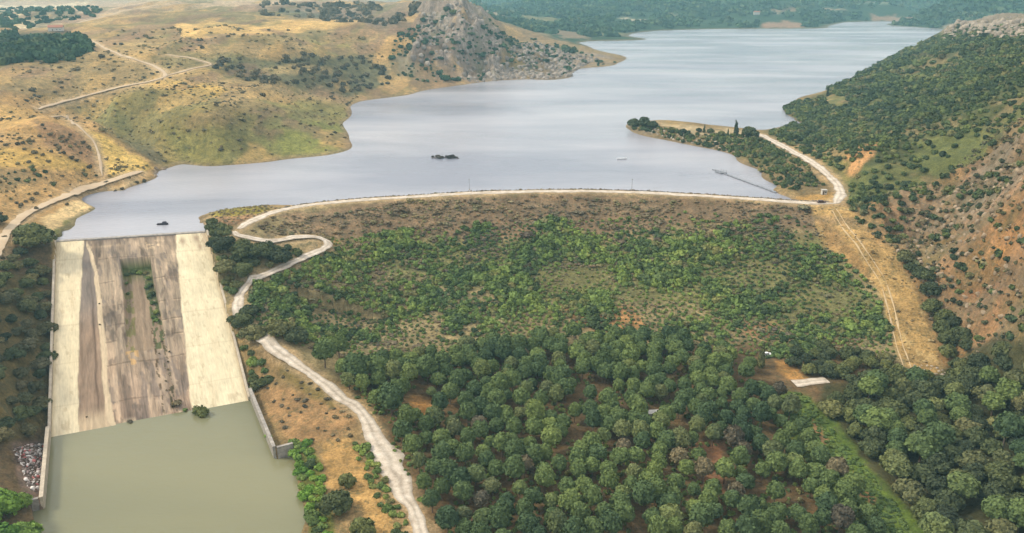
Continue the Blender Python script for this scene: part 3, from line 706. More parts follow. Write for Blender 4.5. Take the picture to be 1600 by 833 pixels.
# joints between the slabs of the middle
for yy in (397, 432, 468, 497, 521, 556, 612):
    vj = uv_px(240, yy)[1]; put((np.abs(Vv - vj + .004 * np.sin(U * 20)) < .0032) * mid * (fbm(U * 9, Vv * 3 + yy, 349, 3) > -.2), (112,92,74), None, .55)
    put((np.abs(Vv - vj - .006 + .004 * np.sin(U * 20)) < .0032) * mid * (U > .55) * (fbm(U * 14, Vv + yy, 350, 3) > 0), (224,200,170), None, .5)
for uj in (.34, .425, .5, .575, .655):
    put((np.abs(Uw - uj - (.03 * (Vv - .4))) < .0032) * (Vv > .12) * mid * (fbm(U * 20, Vv * 14, 340 + int(uj * 100), 3) > 0), (120,98,80), None, .45)
for sd, cc, th_ in ((351, (128,118,112), .05), (352, (204,182,156), .16), (353, (110,96,86), .22)):
    put(sst(th_, th_ + .1, fbm(U * 16, Vv * 7, sd, 4, .6)) * mid, cc, None, .6)
put(sst(.16, .3, fbm(U * 50, Vv * 3, 354, 4, .6)) * ((U < e_l(Vv)) | (U > e_r(Vv))), (236,214,176), None, .3)
# weeds and silt inside the recess and along the cracks
put(inr * 1.0, (160,140,118), .6)
put(inr * sst(v_t + .13, v_t, Vv), (98,112,62), .8, .95)
put(inr * (U < r_l(Vv) + .055) * (fbm(U * 40, Vv * 30, 320, 3) > -.1), (128,126,74), None, .8)
put(inr * (U > r_r(Vv) - .06) * (fbm(U * 40, Vv * 30, 321, 3) > -.15), (84,98,56), None, .85)
crk = (np.abs(Uw - .60 - .02 * (Vv - .5)) < .012) & (Vv > .48) & (fbm(U * 90, Vv * 60, 330, 3) > .1)
put(crk * 1.0, (92,84,52), None, .9)
crk = (np.abs(Uw - .545 - .02 * (Vv - .5)) < .006) & (Vv > .55) & (fbm(U * 90, Vv * 60, 331, 3) > 0)
put(crk * 1.0, (96,80,58), None, .9)
put((np.abs(Uw - .42) < .035) * (np.abs(Vv - uv_px(205,555)[1]) < .035) * (fbm(U * 40, Vv * 30, 333, 3) > -.2), (214,176,120), None, .8)
for vj in JV: put((np.abs(Vv - vj) < .0026) * ((U < e_l(Vv)) | (U > e_r(Vv))), (206,184,148), None, .28)
for uj in (.09, .83, .91): put((np.abs(U - uj) < .0032) * (fbm(U * 3, Vv * 12, 345, 3) > -.2), (222,202,166), None, .22)
sp_ = (fbm(U * 60, Vv * 30, 346, 2) > .52) * ((U < e_l(Vv)) | (U > e_r(Vv))); put(sp_ * 1.0, (206,184,148), None, .4)
put(sst(.97, 1.0, Vv) * mid * (fbm(U * 25, Vv * 5, 335, 2) > 0), (226,206,176), None, .7)
V = np.stack([P[..., 0], P[..., 1], Z_], -1).reshape(-1, 3) - TL
ii = np.arange(NU * NV).reshape(NU, NV)
Ff = np.stack([ii[:-1, :-1], ii[:-1, 1:], ii[1:, 1:], ii[1:, :-1]], -1).reshape(-1, 4)
add_obj('chute_floor', mk_mesh('chute_floor', V, Ff[:, ::-1] if False else Ff, False, {'streak': S.ravel()}, np.clip(C.reshape(-1, 3), 0, .85), np.stack([U * 65, Vv * 115], -1).reshape(-1, 2)), M_CONC, spill)
print('chute normal z', bpy.data.meshes['chute_floor'].polygons[100].normal[2])
def ribbon(name, path, prof, mat, parent=None, off=(0, 0, 0), closed_ends=True):
    """sweep a closed profile (side offset, height) along a 3-D path"""
    path = np.asarray(path, float); m = len(path); k_ = len(prof)
    T = np.gradient(path[:, :2], axis=0); T /= np.hypot(T[:, 0], T[:, 1])[:, None] + 1e-9
    Nn = np.stack([-T[:, 1], T[:, 0]], 1)
    vs = []
    for p, n_ in zip(path, Nn):
        for a, b in prof: vs.append((p[0] + n_[0] * a - off[0], p[1] + n_[1] * a - off[1], p[2] + b - off[2]))
    fs = [[i * k_ + j, i * k_ + (j + 1) % k_, (i + 1) * k_ + (j + 1) % k_, (i + 1) * k_ + j] for i in range(m - 1) for j in range(k_)]
    fs += [list(range(k_))[::-1], [(m - 1) * k_ + j for j in range(k_)]]
    me = bpy.data.meshes.new(name); me.from_pydata(vs, [], fs); me.update()
    bm_ = __import__('bmesh').new(); bm_.from_mesh(me); __import__('bmesh').ops.recalc_face_normals(bm_, faces=bm_.faces); bm_.to_mesh(me); bm_.free()
    if mat: me.materials.append(mat)
    return add_obj(name, me, None, parent)
wprof = [(-.45, -6), (.45, -6), (.45, 1.5), (.3, 1.6), (-.3, 1.6), (-.45, 1.5)]
for u0 in (-.008, 1.008):
    path = [chute(u0, v) for v in np.linspace(-.03, 1.0, 26)]
    ribbon('side_wall', path, wprof, M_WALL, spill, TL)
path = [chute(u, -.004) for u in np.linspace(.002, .998, 30)]
ribbon('weir_crest', path, [(-1.3, -3), (1.3, -3), (1.3, -.25), (.7, .12), (-.2, .16), (-1.3, -.02)], M_WALLG, spill, TL)
# slabs standing proud at the foot of the chute
def rect_wall(name, a, b, z0, z1, th, mat, parent, off):
    a = np.array(a); b = np.array(b); n_ = max(3, int(np.hypot(*(b - a)) / 3))
    path = [(a[0] + (b[0] - a[0]) * t, a[1] + (b[1] - a[1]) * t, 0) for t in np.linspace(0, 1, n_)]
    return ribbon(name, path, [(-th / 2, z0), (th / 2, z0), (th / 2, z1 - .1), (th / 2 + .12, z1 - .08), (th / 2 + .12, z1 + .12), (-th / 2 - .12, z1 + .12), (-th / 2 - .12, z1 - .08), (-th / 2, z1 - .1)], mat, parent, off)
rw = thing('retaining_wall', 'grey concrete retaining wall with a short return, right side of the green basin', 'retaining wall', (*wall_r[0], WZ))
rect_wall('long_wall', wall_r[0] + (0, 1.0), wall_r[1], -40, -29.6, .9, M_WALLG, rw, (*wall_r[0], WZ))
rect_wall('return_wall', wall_r[1] + (.9, .15), wall_r2, -40, -29.9, .8, M_WALLG, rw, (*wall_r[0], WZ))
lw = thing('retaining_wall', 'cream concrete retaining wall between the rubbish heap and the green basin', 'retaining wall', (*wall_l[0], WZ))
rect_wall('long_wall', wall_l[0] + (-.6, 1.4), wall_l[1], -40, -30.0, .9, M_WALL, lw, (*wall_l[0], WZ))
rect_wall('return_wall', wall_l[1] + (-.9, 0), wall_l2 + (0, .5), -40, -30.2, .8, M_WALLG, lw, (*wall_l[0], WZ))

# ------------------------------------------------------------------ plants: prototype shapes
def cubesphere(n):
    vs = {}; V = []; F = []
    def vid(p):
        q = tuple(np.round(p, 5))
        if q not in vs: vs[q] = len(V); V.append(p)
        return vs[q]
    for ax in range(3):
        for sg in (-1, 1):
            for i in range(n):
                for j in range(n):
                    c = []
                    for a, b in ((i, j), (i + 1, j), (i + 1, j + 1), (i, j + 1)):
                        p = np.zeros(3); p[ax] = sg; p[(ax + 1) % 3] = 2 * a / n - 1; p[(ax + 2) % 3] = 2 * b / n - 1
                        p = np.tan(p * math.pi / 4) * np.where(np.arange(3) == ax, 1, 1); c.append(vid(p / np.linalg.norm(p)))
                    F.append(c if sg > 0 else c[::-1])
    return np.array(V), np.array(F)
def leafy(blobs, nleaf, size, rng, core=.86, cn=3, up=.35, jit=.55):
    """leaf-clump faces spread over and inside a set of lobes, round a rough inner mass"""
    Vs, Fs = [], []; nv = 0
    cv_, cf_ = cubesphere(cn)
    for c, r in blobs:
        w = cv_ * (core * (1 + .13 * rng.normal(size=(len(cv_), 1)))) * r + c
        Vs.append(w); Fs.append(cf_ + nv); nv += len(w)
    area = np.array([r[0] * r[1] + r[0] * r[2] for c, r in blobs]); pr = area / area.sum()
    pick = rng.choice(len(blobs), nleaf, p=pr)
    d = rng.normal(size=(nleaf, 3)); d[:, 2] += up; d /= np.linalg.norm(d, axis=1)[:, None]
    C_ = np.array([b[0] for b in blobs])[pick]; R_ = np.array([b[1] for b in blobs])[pick]
    p = C_ + d * R_ * (.86 + .26 * rng.random((nleaf, 1)))
    keep = np.ones(nleaf, bool)
    for c, r in blobs:
        keep &= (((p - c) / r) ** 2).sum(1) > .62
    p = p[keep]; d = d[keep]; m = len(p)
    nn = d + jit * rng.normal(size=(m, 3)); nn /= np.linalg.norm(nn, axis=1)[:, None]
    a = np.cross(nn, rng.normal(size=(m, 3))); a /= np.linalg.norm(a, axis=1)[:, None]; b = np.cross(nn, a)
    s = size * (.6 + .8 * rng.random((m, 1)))
    q = np.stack([p - a * s - b * s * .7, p + a * s * .8 - b * s, p + a * s + b * s * .8, p - a * s * .7 + b * s], 1).reshape(-1, 3)
    Vs.append(q); Fs.append(np.arange(m * 4).reshape(m, 4) + nv)
    return np.vstack(Vs), np.vstack(Fs)
def pine_blobs(rng, h=1.0):
    """rounded umbrella crown, radius about 1 around z=0..1.3"""
    bl = [(np.array([0, 0, .62 * h]), np.array([.86, .86, .68 * h]))]
    k_ = 9
    for i in range(k_):
        a = i / k_ * 6.283 + rng.random() * .5; rr = .55 + .12 * rng.random()
        bl.append((np.array([math.cos(a) * rr, math.sin(a) * rr, .34 + .2 * rng.random()]), np.full(3, .32 + .08 * rng.random())))
    for i in range(6):
        a = rng.random() * 6.283; rr = .36 * rng.random() + .1
        bl.append((np.array([math.cos(a) * rr, math.sin(a) * rr, (.85 + .2 * rng.random()) * h]), np.full(3, .34 + .1 * rng.random())))
    return bl
def oak_blobs(rng):
    bl = [(np.array([0, 0, .6]), np.array([.6, .6, .55]))]
    for i in range(15):
        a = rng.random() * 6.283; rr = .3 + .5 * rng.random(); zz = .15 + .95 * rng.random() * (1.15 - rr)
        s = .2 + .22 * rng.random(); bl.append((np.array([math.cos(a) * rr, math.sin(a) * rr, zz]), np.array([s * 1.15, s * 1.15, s])))
    return bl
def shrub_blobs(rng, k_=6):
    bl = []
    for i in range(k_):
        a = rng.random() * 6.283; rr = .62 * rng.random() ** .6; s = .3 + .25 * rng.random()
        bl.append((np.array([math.cos(a) * rr, math.sin(a) * rr, .1 + .45 * rng.random() * (1 - rr * .6)]), np.array([s * 1.2, s * 1.2, s])))
    return bl
def cone_blobs(rng, k_=7):
    bl = []
    for i in range(k_):
        f = i / (k_ - 1); s = (1 - f) ** .8 * .30 + .05
        bl.append((np.array([.03 * rng.normal(), .03 * rng.normal(), .15 + f * 1.7]), np.array([s, s, .28])))
    return bl
rg = np.random.default_rng(5)
PR_PINE = [leafy(pine_blobs(rg, .95 + .25 * rg.random()), 1500, .085, rg) for _ in range(8)]
PR_OAK = [leafy(oak_blobs(rg), 1700, .085, rg, up=.5) for _ in range(7)]
PR_BUSH = [leafy(shrub_blobs(rg, 8), 420, .12, rg, up=.5) for _ in range(7)]
PR_SHRUB = [leafy(shrub_blobs(rg, 5), 90, .20, rg, cn=2, up=.5) for _ in range(8)]
PR_CONE = [leafy(cone_blobs(rg), 700, .075, rg) for _ in range(3)]
PR_FAR = [leafy(shrub_blobs(rg, 4), 20, .3, rg, cn=1, up=.5) for _ in range(6)]

def mat_leaf(name, stops, stuff=False, fine=1.0, contrast=.30):
    m, t, b = newmat(name); l = t.links.new
    if stuff: r_ = N(t, 'ShaderNodeAttribute', attribute_name='rnd').outputs['Fac']; vec = N(t, 'ShaderNodeNewGeometry').outputs['Position']
    else: r_ = N(t, 'ShaderNodeObjectInfo').outputs['Random']; vec = N(t, 'ShaderNodeNewGeometry').outputs['Position']
    c = ramp(t, r_, stops)
    c = mixc(t, 1.0, c, ramp(t, noise(t, vec, .9 * fine, 3, .6), [(.32, g3(1 - contrast)), (.68, (1 + contrast * 1.1, 1 + contrast, 1 + contrast * .6))]), 'MULTIPLY')
    c = mixc(t, 1.0, c, ramp(t, noise(t, vec, 3.2 * fine, 2, .6), [(.3, g3(.8)), (.7, g3(1.22))]), 'MULTIPLY')
    c = mixc(t, 1.0, c, ramp(t, noise(t, vec, .03, 2, .6), [(.35, (.74, .78, .86)), (.65, (1.28, 1.22, 1.05))]), 'MULTIPLY')
    l(c, b.inputs['Base Color']); b.inputs['Roughness'].default_value = .8; b.inputs['Specular IOR Level'].default_value = .08
    return m
S_PINE = [(0, (.062, .098, .048)), (.5, (.098, .140, .054)), (.85, (.13, .175, .062)), (1, (.135, .150, .072))]
S_OAK = [(0, (.046, .060, .038)), (.45, (.072, .090, .046)), (.8, (.108, .125, .050)), (1, (.14, .14, .072))]
S_DAM = [(0, (.062, .088, .044)), (.3, (.10, .148, .054)), (.6, (.14, .205, .062)), (.85, (.18, .235, .07)), (1, (.17, .155, .08))]
S_BROWN = [(0, (.13, .10, .072)), (.5, (.19, .155, .105)), (.8, (.17, .165, .085)), (1, (.25, .21, .14))]
S_HILL = [(0, (.044, .062, .038)), (.45, (.070, .100, .045)), (.8, (.115, .145, .055)), (1, (.17, .155, .085))]
S_DRY = [(0, (.075, .064, .045)), (.6, (.125, .105, .068)), (1, (.18, .15, .10))]
S_BRIGHT = [(0, (.085, .17, .035)), (.5, (.12, .23, .045)), (1, (.17, .25, .06))]
S_FAR = [(0, (.034, .066, .040)), (.6, (.05, .094, .048)), (1, (.09, .115, .06))]
MP, MO, MD, MDs = mat_leaf('pine_needles', S_PINE, contrast=.2), mat_leaf('oak_leaves', S_OAK), mat_leaf('green_scrub', S_DAM), mat_leaf('green_scrub_mass', S_DAM, True)
MPs, MOs = mat_leaf('pine_needles_mass', S_PINE, True), mat_leaf('oak_leaves_mass', S_OAK, True)
MBs = mat_leaf('brown_scrub_mass', S_BROWN, True); MH = mat_leaf('hill_scrub', S_HILL); MHs = mat_leaf('hill_scrub_mass', S_HILL, True)
MDR = mat_leaf('dry_scrub', S_DRY); MDRs = mat_leaf('dry_scrub_mass', S_DRY, True)
MBR = mat_leaf('bright_leaves', S_BRIGHT); MFs = mat_leaf('far_woods', S_FAR, True, .1)
M_HT = mat_leaf('hill_tufts', [(0, (.15, .125, .08)), (.5, (.20, .165, .10)), (1, (.17, .16, .08))], True)
MOL = mat_leaf('olive_leaves', [(0, (.07, .072, .042)), (.5, (.115, .112, .058)), (1, (.16, .14, .08))])
M_BARK = mat_plain('bark', (.17, .12, .09), (.09, .065, .05), 2.0)

def meshes(name, protos, mat):
    out = []
    for V_, F_ in protos:
        me = mk_mesh(name, V_, F_, False); me.materials.append(mat); out.append(me)
    return out
ME_PINE, ME_OAK, ME_BUSH = meshes('pine_crown', PR_PINE, MP), meshes('oak_crown', PR_OAK, MO), meshes('bush', PR_BUSH, MD)
ME_DEAD = meshes('withered_crown', PR_PINE[:3], mat_leaf('withered_needles', [(0, (.10, .085, .062)), (1, (.16, .14, .095))])); ME_OLIVE = meshes('olive_crown', PR_OAK[2:6], MOL); ME_OAKB = meshes('bright_crown', PR_OAK[:3], MBR); ME_BUSHB = meshes('bright_bush', PR_BUSH[:4], MBR)
ME_BUSHO = meshes('dark_bush', PR_BUSH, MO); ME_SHRUB = meshes('shrub', PR_SHRUB, MD); ME_DRY = meshes('dry_bush', PR_SHRUB, MDR)
ME_HILL = meshes('hill_bush', PR_SHRUB, MH); ME_CONE = meshes('conifer_crown', PR_CONE, MO)
def tube(vs, fs, pts, rad, k_=7):
    base_ = len(vs); pts = [np.array(p, float) for p in pts]
    for i, (p, r) in enumerate(zip(pts, rad)):
        t_ = pts[min(i + 1, len(pts) - 1)] - pts[max(i - 1, 0)]; t_ /= np.linalg.norm(t_) + 1e-9
        a = np.cross(t_, [.3, .9, .1]); a /= np.linalg.norm(a); b = np.cross(t_, a)
        for j in range(k_):
            g = j / k_ * 6.2832; vs.append(tuple(p + (a * math.cos(g) + b * math.sin(g)) * r))
    for i in range(len(pts) - 1):
        for j in range(k_):
            fs.append((base_ + i * k_ + j, base_ + i * k_ + (j + 1) % k_, base_ + (i + 1) * k_ + (j + 1) % k_, base_ + (i + 1) * k_ + j))
def trunk_mesh(name, limbs, h, rng, r=.055):
    vs, fs = [], []
    tube(vs, fs, [(0, 0, -.15), (.02, .01, h * .4), (-.02, .03, h * .8), (.0, .0, h * 1.25)], [r * 1.3, r, r * .8, r * .4])
    for i in range(limbs):
        a = i / limbs * 6.28 + rng.random(); l_ = .4 + .2 * rng.random(); z_ = h * (.75 + .3 * rng.random())
        tube(vs, fs, [(0, 0, z_), (math.cos(a) * l_ * .5, math.sin(a) * l_ * .5, z_ + .16), (math.cos(a) * l_, math.sin(a) * l_, z_ + .4)], [r * .5, r * .38, r * .15], 5)
    me = bpy.data.meshes.new(name); me.from_pydata(vs, [], fs); me.update(); me.materials.append(M_BARK); return me
ME_TRUNK = [trunk_mesh('trunk', 5, 1.15, rg) for _ in range(3)]; ME_TRUNKO = [trunk_mesh('oak_trunk', 5, .55, rg, .06) for _ in range(3)]

def ground(px, py): return hit([(px, py)])[0]
def tree(kind, P_, r, label, cat, group=None, crown=None, name=None, lift=None, squash=1.0):
    """a tree as trunk and crown, crown radius r metres"""
    cm = {'pine': ME_PINE, 'oak': ME_OAK, 'bright': ME_OAKB, 'cone': ME_CONE}[kind] if crown is None else crown
    lift = {'pine': 1.05, 'oak': .35, 'bright': .35, 'cone': .1}[kind] if lift is None else lift
    t_ = thing(name or {'pine': 'pine_tree', 'oak': 'oak_tree', 'bright': 'willow_tree', 'cone': 'cypress_tree'}[kind], label, cat, (P_[0], P_[1], P_[2] - .1), group)
    t_.scale = (r, r, r * squash); t_.rotation_euler = (random.uniform(-.04, .04), random.uniform(-.04, .04), random.random() * 6.28)
    c = add_obj('crown', random.choice(cm), None, t_, (0, 0, lift))
    add_obj('trunk', random.choice(ME_TRUNK if kind == 'pine' else ME_TRUNKO), None, t_)
    return t_
def bush(P_, r, label, cat='bush', group=None, mes=None, name='bush', sq=1.0):
    o = bpy.data.objects.new(name, random.choice(mes or ME_BUSH)); COL.objects.link(o)
    o.location = (P_[0], P_[1], P_[2] + .02 * r); o.scale = (r, r * random.uniform(.85, 1.15), r * sq * random.uniform(.9, 1.15)); o.rotation_euler = (0, 0, random.random() * 6.28)
    o['label'] = label; o['category'] = cat
    if group: o['group'] = group
    return o
def wpoly(px): return hit(px)[:, :2]
def scatter(poly_px, spacing, seed=0, accept=None, holes=(), road=3.0, zmin=.6, maxn=99999, zlow=None, world=None):
    """random points with a least spacing inside ground areas given by their corners in the photo"""
    rng = np.random.default_rng(seed); Q = wpoly(poly_px) if world is None else np.array(world)
    H_ = [wpoly(h) for h in holes]
    lo, hi = Q.min(0), Q.max(0); n_ = int(min(5e5, (hi - lo).prod() / spacing ** 2 * 9))
    C_ = lo + rng.random((n_, 2)) * (hi - lo)
    k_ = inside(C_, Q)
    for h in H_: k_ &= ~inside(C_, h)
    C_ = C_[k_]; z_ = sample(C_[:, 0], C_[:, 1])
    if accept is not None:
        k_ = rng.random(len(C_)) < accept(C_[:, 0], C_[:, 1], z_); C_ = C_[k_]; z_ = z_[k_]
    for Qr, w_ in list(ROADS.values()):
        if len(C_) == 0: break
        k_ = seg_dist(C_, Qr[:, :2]) > w_ / 2 + road; C_ = C_[k_]; z_ = z_[k_]
    # keep clear of the spillway, the basin and the lake
    if len(C_) and C_[:, 1].min() < 420 and C_[:, 0].min() < -60:
        u, v = uv_of(C_[:, 0].copy(), C_[:, 1].copy()); k_ = ~((u > -.03) & (u < 1.03) & (v > -.5) & (v < 1.05)) & ~inside(C_, BPOLY); C_ = C_[k_]; z_ = z_[k_]
    k_ = ~((z_ < zmin) & (C_[:, 1] > np.interp(C_[:, 0], CREST[:, 0], CREST[:, 1]))) & (z_ > -60); C_ = C_[k_]; z_ = z_[k_]
    cell = {}; out = []
    for (a, b), zz in zip(C_, z_):
        i, j = int(a // spacing), int(b // spacing); ok = True
        for di in (-1, 0, 1):
            for dj in (-1, 0, 1):
                for q in cell.get((i + di, j + dj), ()):
                    if (q[0] - a) ** 2 + (q[1] - b) ** 2 < spacing ** 2: ok = False; break
                if not ok: break
            if not ok: break
        if ok: cell.setdefault((i, j), []).append((a, b)); out.append((a, b, zz))
        if len(out) >= maxn: break
    return np.array(out).reshape(-1, 3)
def mass(name, pts, radii, protos, mat, label, cat, seed=1, lift=0.0, sq=1.0, trunks=False):
    """many plants nobody could count as one object"""
    if len(pts) == 0: return
    rng = np.random.default_rng(seed); Vs, Fs, Rn = [], [], []; nv = 0
    for p, r in zip(pts, radii):
        V_, F_ = protos[rng.integers(len(protos))]; a = rng.random() * 6.283; c, s = math.cos(a), math.sin(a)
        w = np.stack([V_[:, 0] * c - V_[:, 1] * s, V_[:, 0] * s + V_[:, 1] * c, V_[:, 2] * sq * (.85 + .3 * rng.random()) + lift], 1) * r + p
        Vs.append(w); Fs.append(F_ + nv); Rn.append(np.full(len(w), rng.random())); nv += len(w)
    o = add_obj(name, mk_mesh(name, np.vstack(Vs), np.vstack(Fs), False, {'rnd': np.concatenate(Rn)}), mat)
    o['label'] = label; o['category'] = cat; o['kind'] = 'stuff'; return o
def in_px(p, poly): 
    a = np.stack(proj(np.asarray(p)), -1).reshape(-1, 2); return inside(a, np.array(poly, float))

# ------------------------------------------------------------------ the pine plantation
forest = [(530,590),(600,575),(660,570),(760,548),(900,533),(1060,538),(1140,560),(1178,585),(1216,622),(1252,672),(1310,752),(1371,833),(1425,930),(1300,980),(1000,1000),(740,980),(700,900),(655,800),(622,740),(604,700),(600,672),(560,630)]
holes = [[(636,622),(692,622),(684,662),(640,662)], [(1098,700),(1132,700),(1128,762),(1100,770)], [(896,668),(924,668),(916,716),(900,716)], [(1000,640),(1056,636),(1056,668),(1004,668)], [(1135,600),(1180,600),(1180,625),(1138,625)], [(912,766),(934,766),(936,800),(912,800)], [(1268,655),(1290,690),(1282,704),(1262,672)], [(1330,730),(1376,782),(1360,800),(1326,760)], [(1170,590),(1190,590),(1215,610),(1205,618),(1180,606)]]
pts = scatter(forest, 4.95, 3, lambda a, b, z: np.clip(1.15 + 2.4 * fbm(a / 16, b / 16, 401, 2), .05, 1), holes, 2.6)
d_ = np.hypot(pts[:, 0], pts[:, 1]); pts = pts[np.argsort(d_)]
print('pines', len(pts))
LAND = [((1026,652),'the white flat-roofed hut'), ((1158,618),'the half hidden cream hut'), ((746,668),'the tiny white hut'), ((664,642),'the orange clearing'), ((1115,732),'the long bare earth gap'), ((910,692),'the narrow brown gap'), ((1188,573),'the tall cypress'), ((598,700),'the widening of the gravel road'), ((1276,680),'the upper bare spot on the grassy strip'), ((1352,768),'the lower bare spot on the grassy strip'), ((923,783),'the small dark gap near the bottom edge'), ((800,545),'the lowest shrubs of the slope'), ((1000,535),'the orange patch of the slope')]
SIDE = [('just left of', lambda dx, dy: dx < 0 and abs(dx) > abs(dy)), ('just right of', lambda dx, dy: dx > 0 and abs(dx) > abs(dy)), ('directly in front of', lambda dx, dy: dy > 0 and dy >= abs(dx)), ('directly behind', lambda dx, dy: dy < 0 and -dy >= abs(dx))]
def own_labels(pts, land, fmt):
    q = np.stack(proj(np.asarray(pts)), -1); got = {}
    for (lx, ly), nm in land:
        for sd, f in SIDE:
            c_ = sorted((math.hypot(a - lx, b - ly), i) for i, (a, b) in enumerate(q) if f(a - lx, b - ly) and i not in got and 0 < a < 1600 and b < 850)
            if c_ and c_[0][0] < 75: got[c_[0][1]] = fmt % (sd, nm)
    return got
def pine_label(p):
    q = np.array(proj(np.array(p)))
    if seg_dist(np.array([p[:2]]), ROADS['gravel'][0][:, :2])[0] < 11: return 'rounded green pine tree standing along the pale gravel road edge', 'pines along the gravel road edge'
    col = 'below the left part of the shrub slope' if q[0] < 760 else 'below the middle of the shrub slope' if q[0] < 960 else 'below the right part of the shrub slope'
    if q[1] < 590: return 'small pine at the plantation far edge, ' + col, 'far edge pines ' + col
    if q[1] < 590: return 'small rounded pine tree at the far edge of the plantation below the shrub slope', 'pines at the far edge of the plantation'
    if q[0] > 1180: return 'rounded pine tree near the grassy diagonal strip right of the plantation', 'pines near the grassy strip'
    row = 'near the bottom edge of the photo' if q[1] > 790 else 'in the second belt from the bottom edge' if q[1] > 735 else 'in the belt level with the hut' if q[1] < 670 else 'in the belt in front of the hut'
    cl_ = 'left' if q[0] < 800 else 'centre left' if q[0] < 950 else 'centre right' if q[0] < 1080 else 'right'
    return 'rounded pine %s, %s part' % (row, cl_), 'plantation pines %s, %s' % (row, cl_)
    if q[1] > 740: return 'large rounded pine tree in the near part of the plantation', 'pines in the near part of the plantation'
    if q[0] < 850: return 'rounded pine tree in the left middle of the dense plantation', 'pines in the left middle of the plantation'
    return 'rounded pine tree in the right middle of the dense plantation', 'pines in the right middle of the plantation'
vis_ = np.array([(-60 < a < 1660) and (380 < b < 860) for a, b in zip(*proj(pts))]); pts = pts[vis_]
print('pines in view', len(pts))
OWN = own_labels(pts[:300], LAND, 'rounded pine %s %s')
for i, p in enumerate(pts[:300]):
    lb, gp = pine_label(p); lb = OWN.get(i, lb); s = random.uniform(2.5, 3.6) * (1.0 if random.random() < .88 else .78)
    dd_ = random.random() < .045
    if dd_: lb = 'withered ' + lb.replace('rounded ', '').replace('small ', ''); gp = 'withered ' + gp
    tree('pine', p, s, lb, 'pine', gp, squash=random.uniform(.85, 1.25), crown=ME_DEAD if dd_ else None)
if len(pts) > 300: mass('pine_wood', pts[300:], np.random.default_rng(2).uniform(2.8, 3.9, len(pts) - 300), PR_PINE, MPs, 'mass of small rounded pines at the back of the plantation', 'pine wood', lift=1.0)
fl = scatter(forest, 2.2, 77, lambda a, b, z: np.clip(fbm(a / 10, b / 10, 411, 2) + .3, 0, .8), holes, 1.2)
mass('undergrowth', fl, np.random.default_rng(3).uniform(.5, 1.3, len(fl)), PR_SHRUB, MDs, 'low green undergrowth between the plantation pines', 'undergrowth')
# ------------------------------------------------------------------ woodland on the right
wood = [(1292,645),(1312,618),(1360,600),(1420,598),(1480,600),(1500,570),(1560,560),(1640,556),(1760,640),(1800,1000),(1520,1000),(1480,880),(1386,745),(1324,680)]
pts = scatter(wood, 5.3, 5, lambda a, b, z: np.clip(1.5 + 2 * fbm(a / 18, b / 18, 402, 2), .2, 1), [[(1580,612),(1606,612),(1606,634),(1582,634)], [(1490,790),(1530,770),(1540,833),(1480,833)]], 2)
pts = pts[[(-60 < a < 1690) and (b < 880) for a, b in zip(*proj(pts))]]; pts = pts[np.argsort(np.hypot(pts[:, 0], pts[:, 1]))]
print('wood right', len(pts))
OWN = own_labels(pts[:290], [((1440,590),'the stones at the foot of the sandy path'), ((1265,597),'the pale concrete strip'), ((1592,625),'the pale scree at the right edge'), ((1310,640),'the top of the grassy strip'), ((1400,790),'the lower grassy strip'), ((1500,800),'the brown clearing at lower right'), ((1590,820),'the lower right corner'), ((1500,680),'the centre of the right-hand wood')], 'dark tree %s %s')
for i_, p in enumerate(pts[:290]):
    q = proj(p)
    lb, gp = ('dark broadleaved tree in the shady near part of the right-hand wood', 'trees in the near part of the wood') if q[1] > 700 else ('dark broadleaved tree in the wood below the sandy path', 'trees in the wood below the sandy path') if q[0] < 1480 else ('dark broadleaved tree at the foot of the brown rocky slope', 'trees at the foot of the rocky slope')
    lb = OWN.get(i_, lb); k_ = random.random(); tree('oak' if k_ < .72 else 'pine', p, random.uniform(3.0, 4.9), lb, 'tree', gp, name='broadleaved_tree', crown=None if k_ >= .72 else ME_OAK, squash=random.uniform(.8, 1.1))
pts = scatter([(1412,405),(1440,430),(1490,500),(1530,540),(1500,580),(1482,580),(1465,530),(1445,480)], 5.2, 6, None, (), 2)
for p in pts[:40]: tree('oak', p, random.uniform(2.6, 4.2), 'dark tree crowded along the right edge of the sandy path', 'tree', 'trees along the right edge of the sandy path', name='oak_tree')
pts = scatter([(1230,560),(1300,545),(1380,560),(1410,590),(1330,604),(1295,592),(1240,582)], 5.0, 7, lambda a, b, z: z * 0 + .8, (), 3)
for p in pts[:40]: tree('oak', p, random.uniform(2.3, 3.6), 'green leafy tree just behind the pale concrete strip below the dam', 'tree', 'trees behind the pale concrete strip', name='oak_tree')
print('edge', len(pts))
grass = scatter([(1232,612),(1258,618),(1305,680),(1362,745),(1440,850),(1480,930),(1435,930),(1362,840),(1304,760),(1250,690),(1224,640)], 1.7, 8, None, (), 1)
mass('green_scrub', grass, np.random.default_rng(4).uniform(.7, 1.4, len(grass)), PR_SHRUB, mat_leaf('bright_mass', [(0, (.066, .11, .038)), (1, (.115, .165, .055))], True), 'bright green scrub on the diagonal strip between plantation and wood', 'scrub', sq=.6)
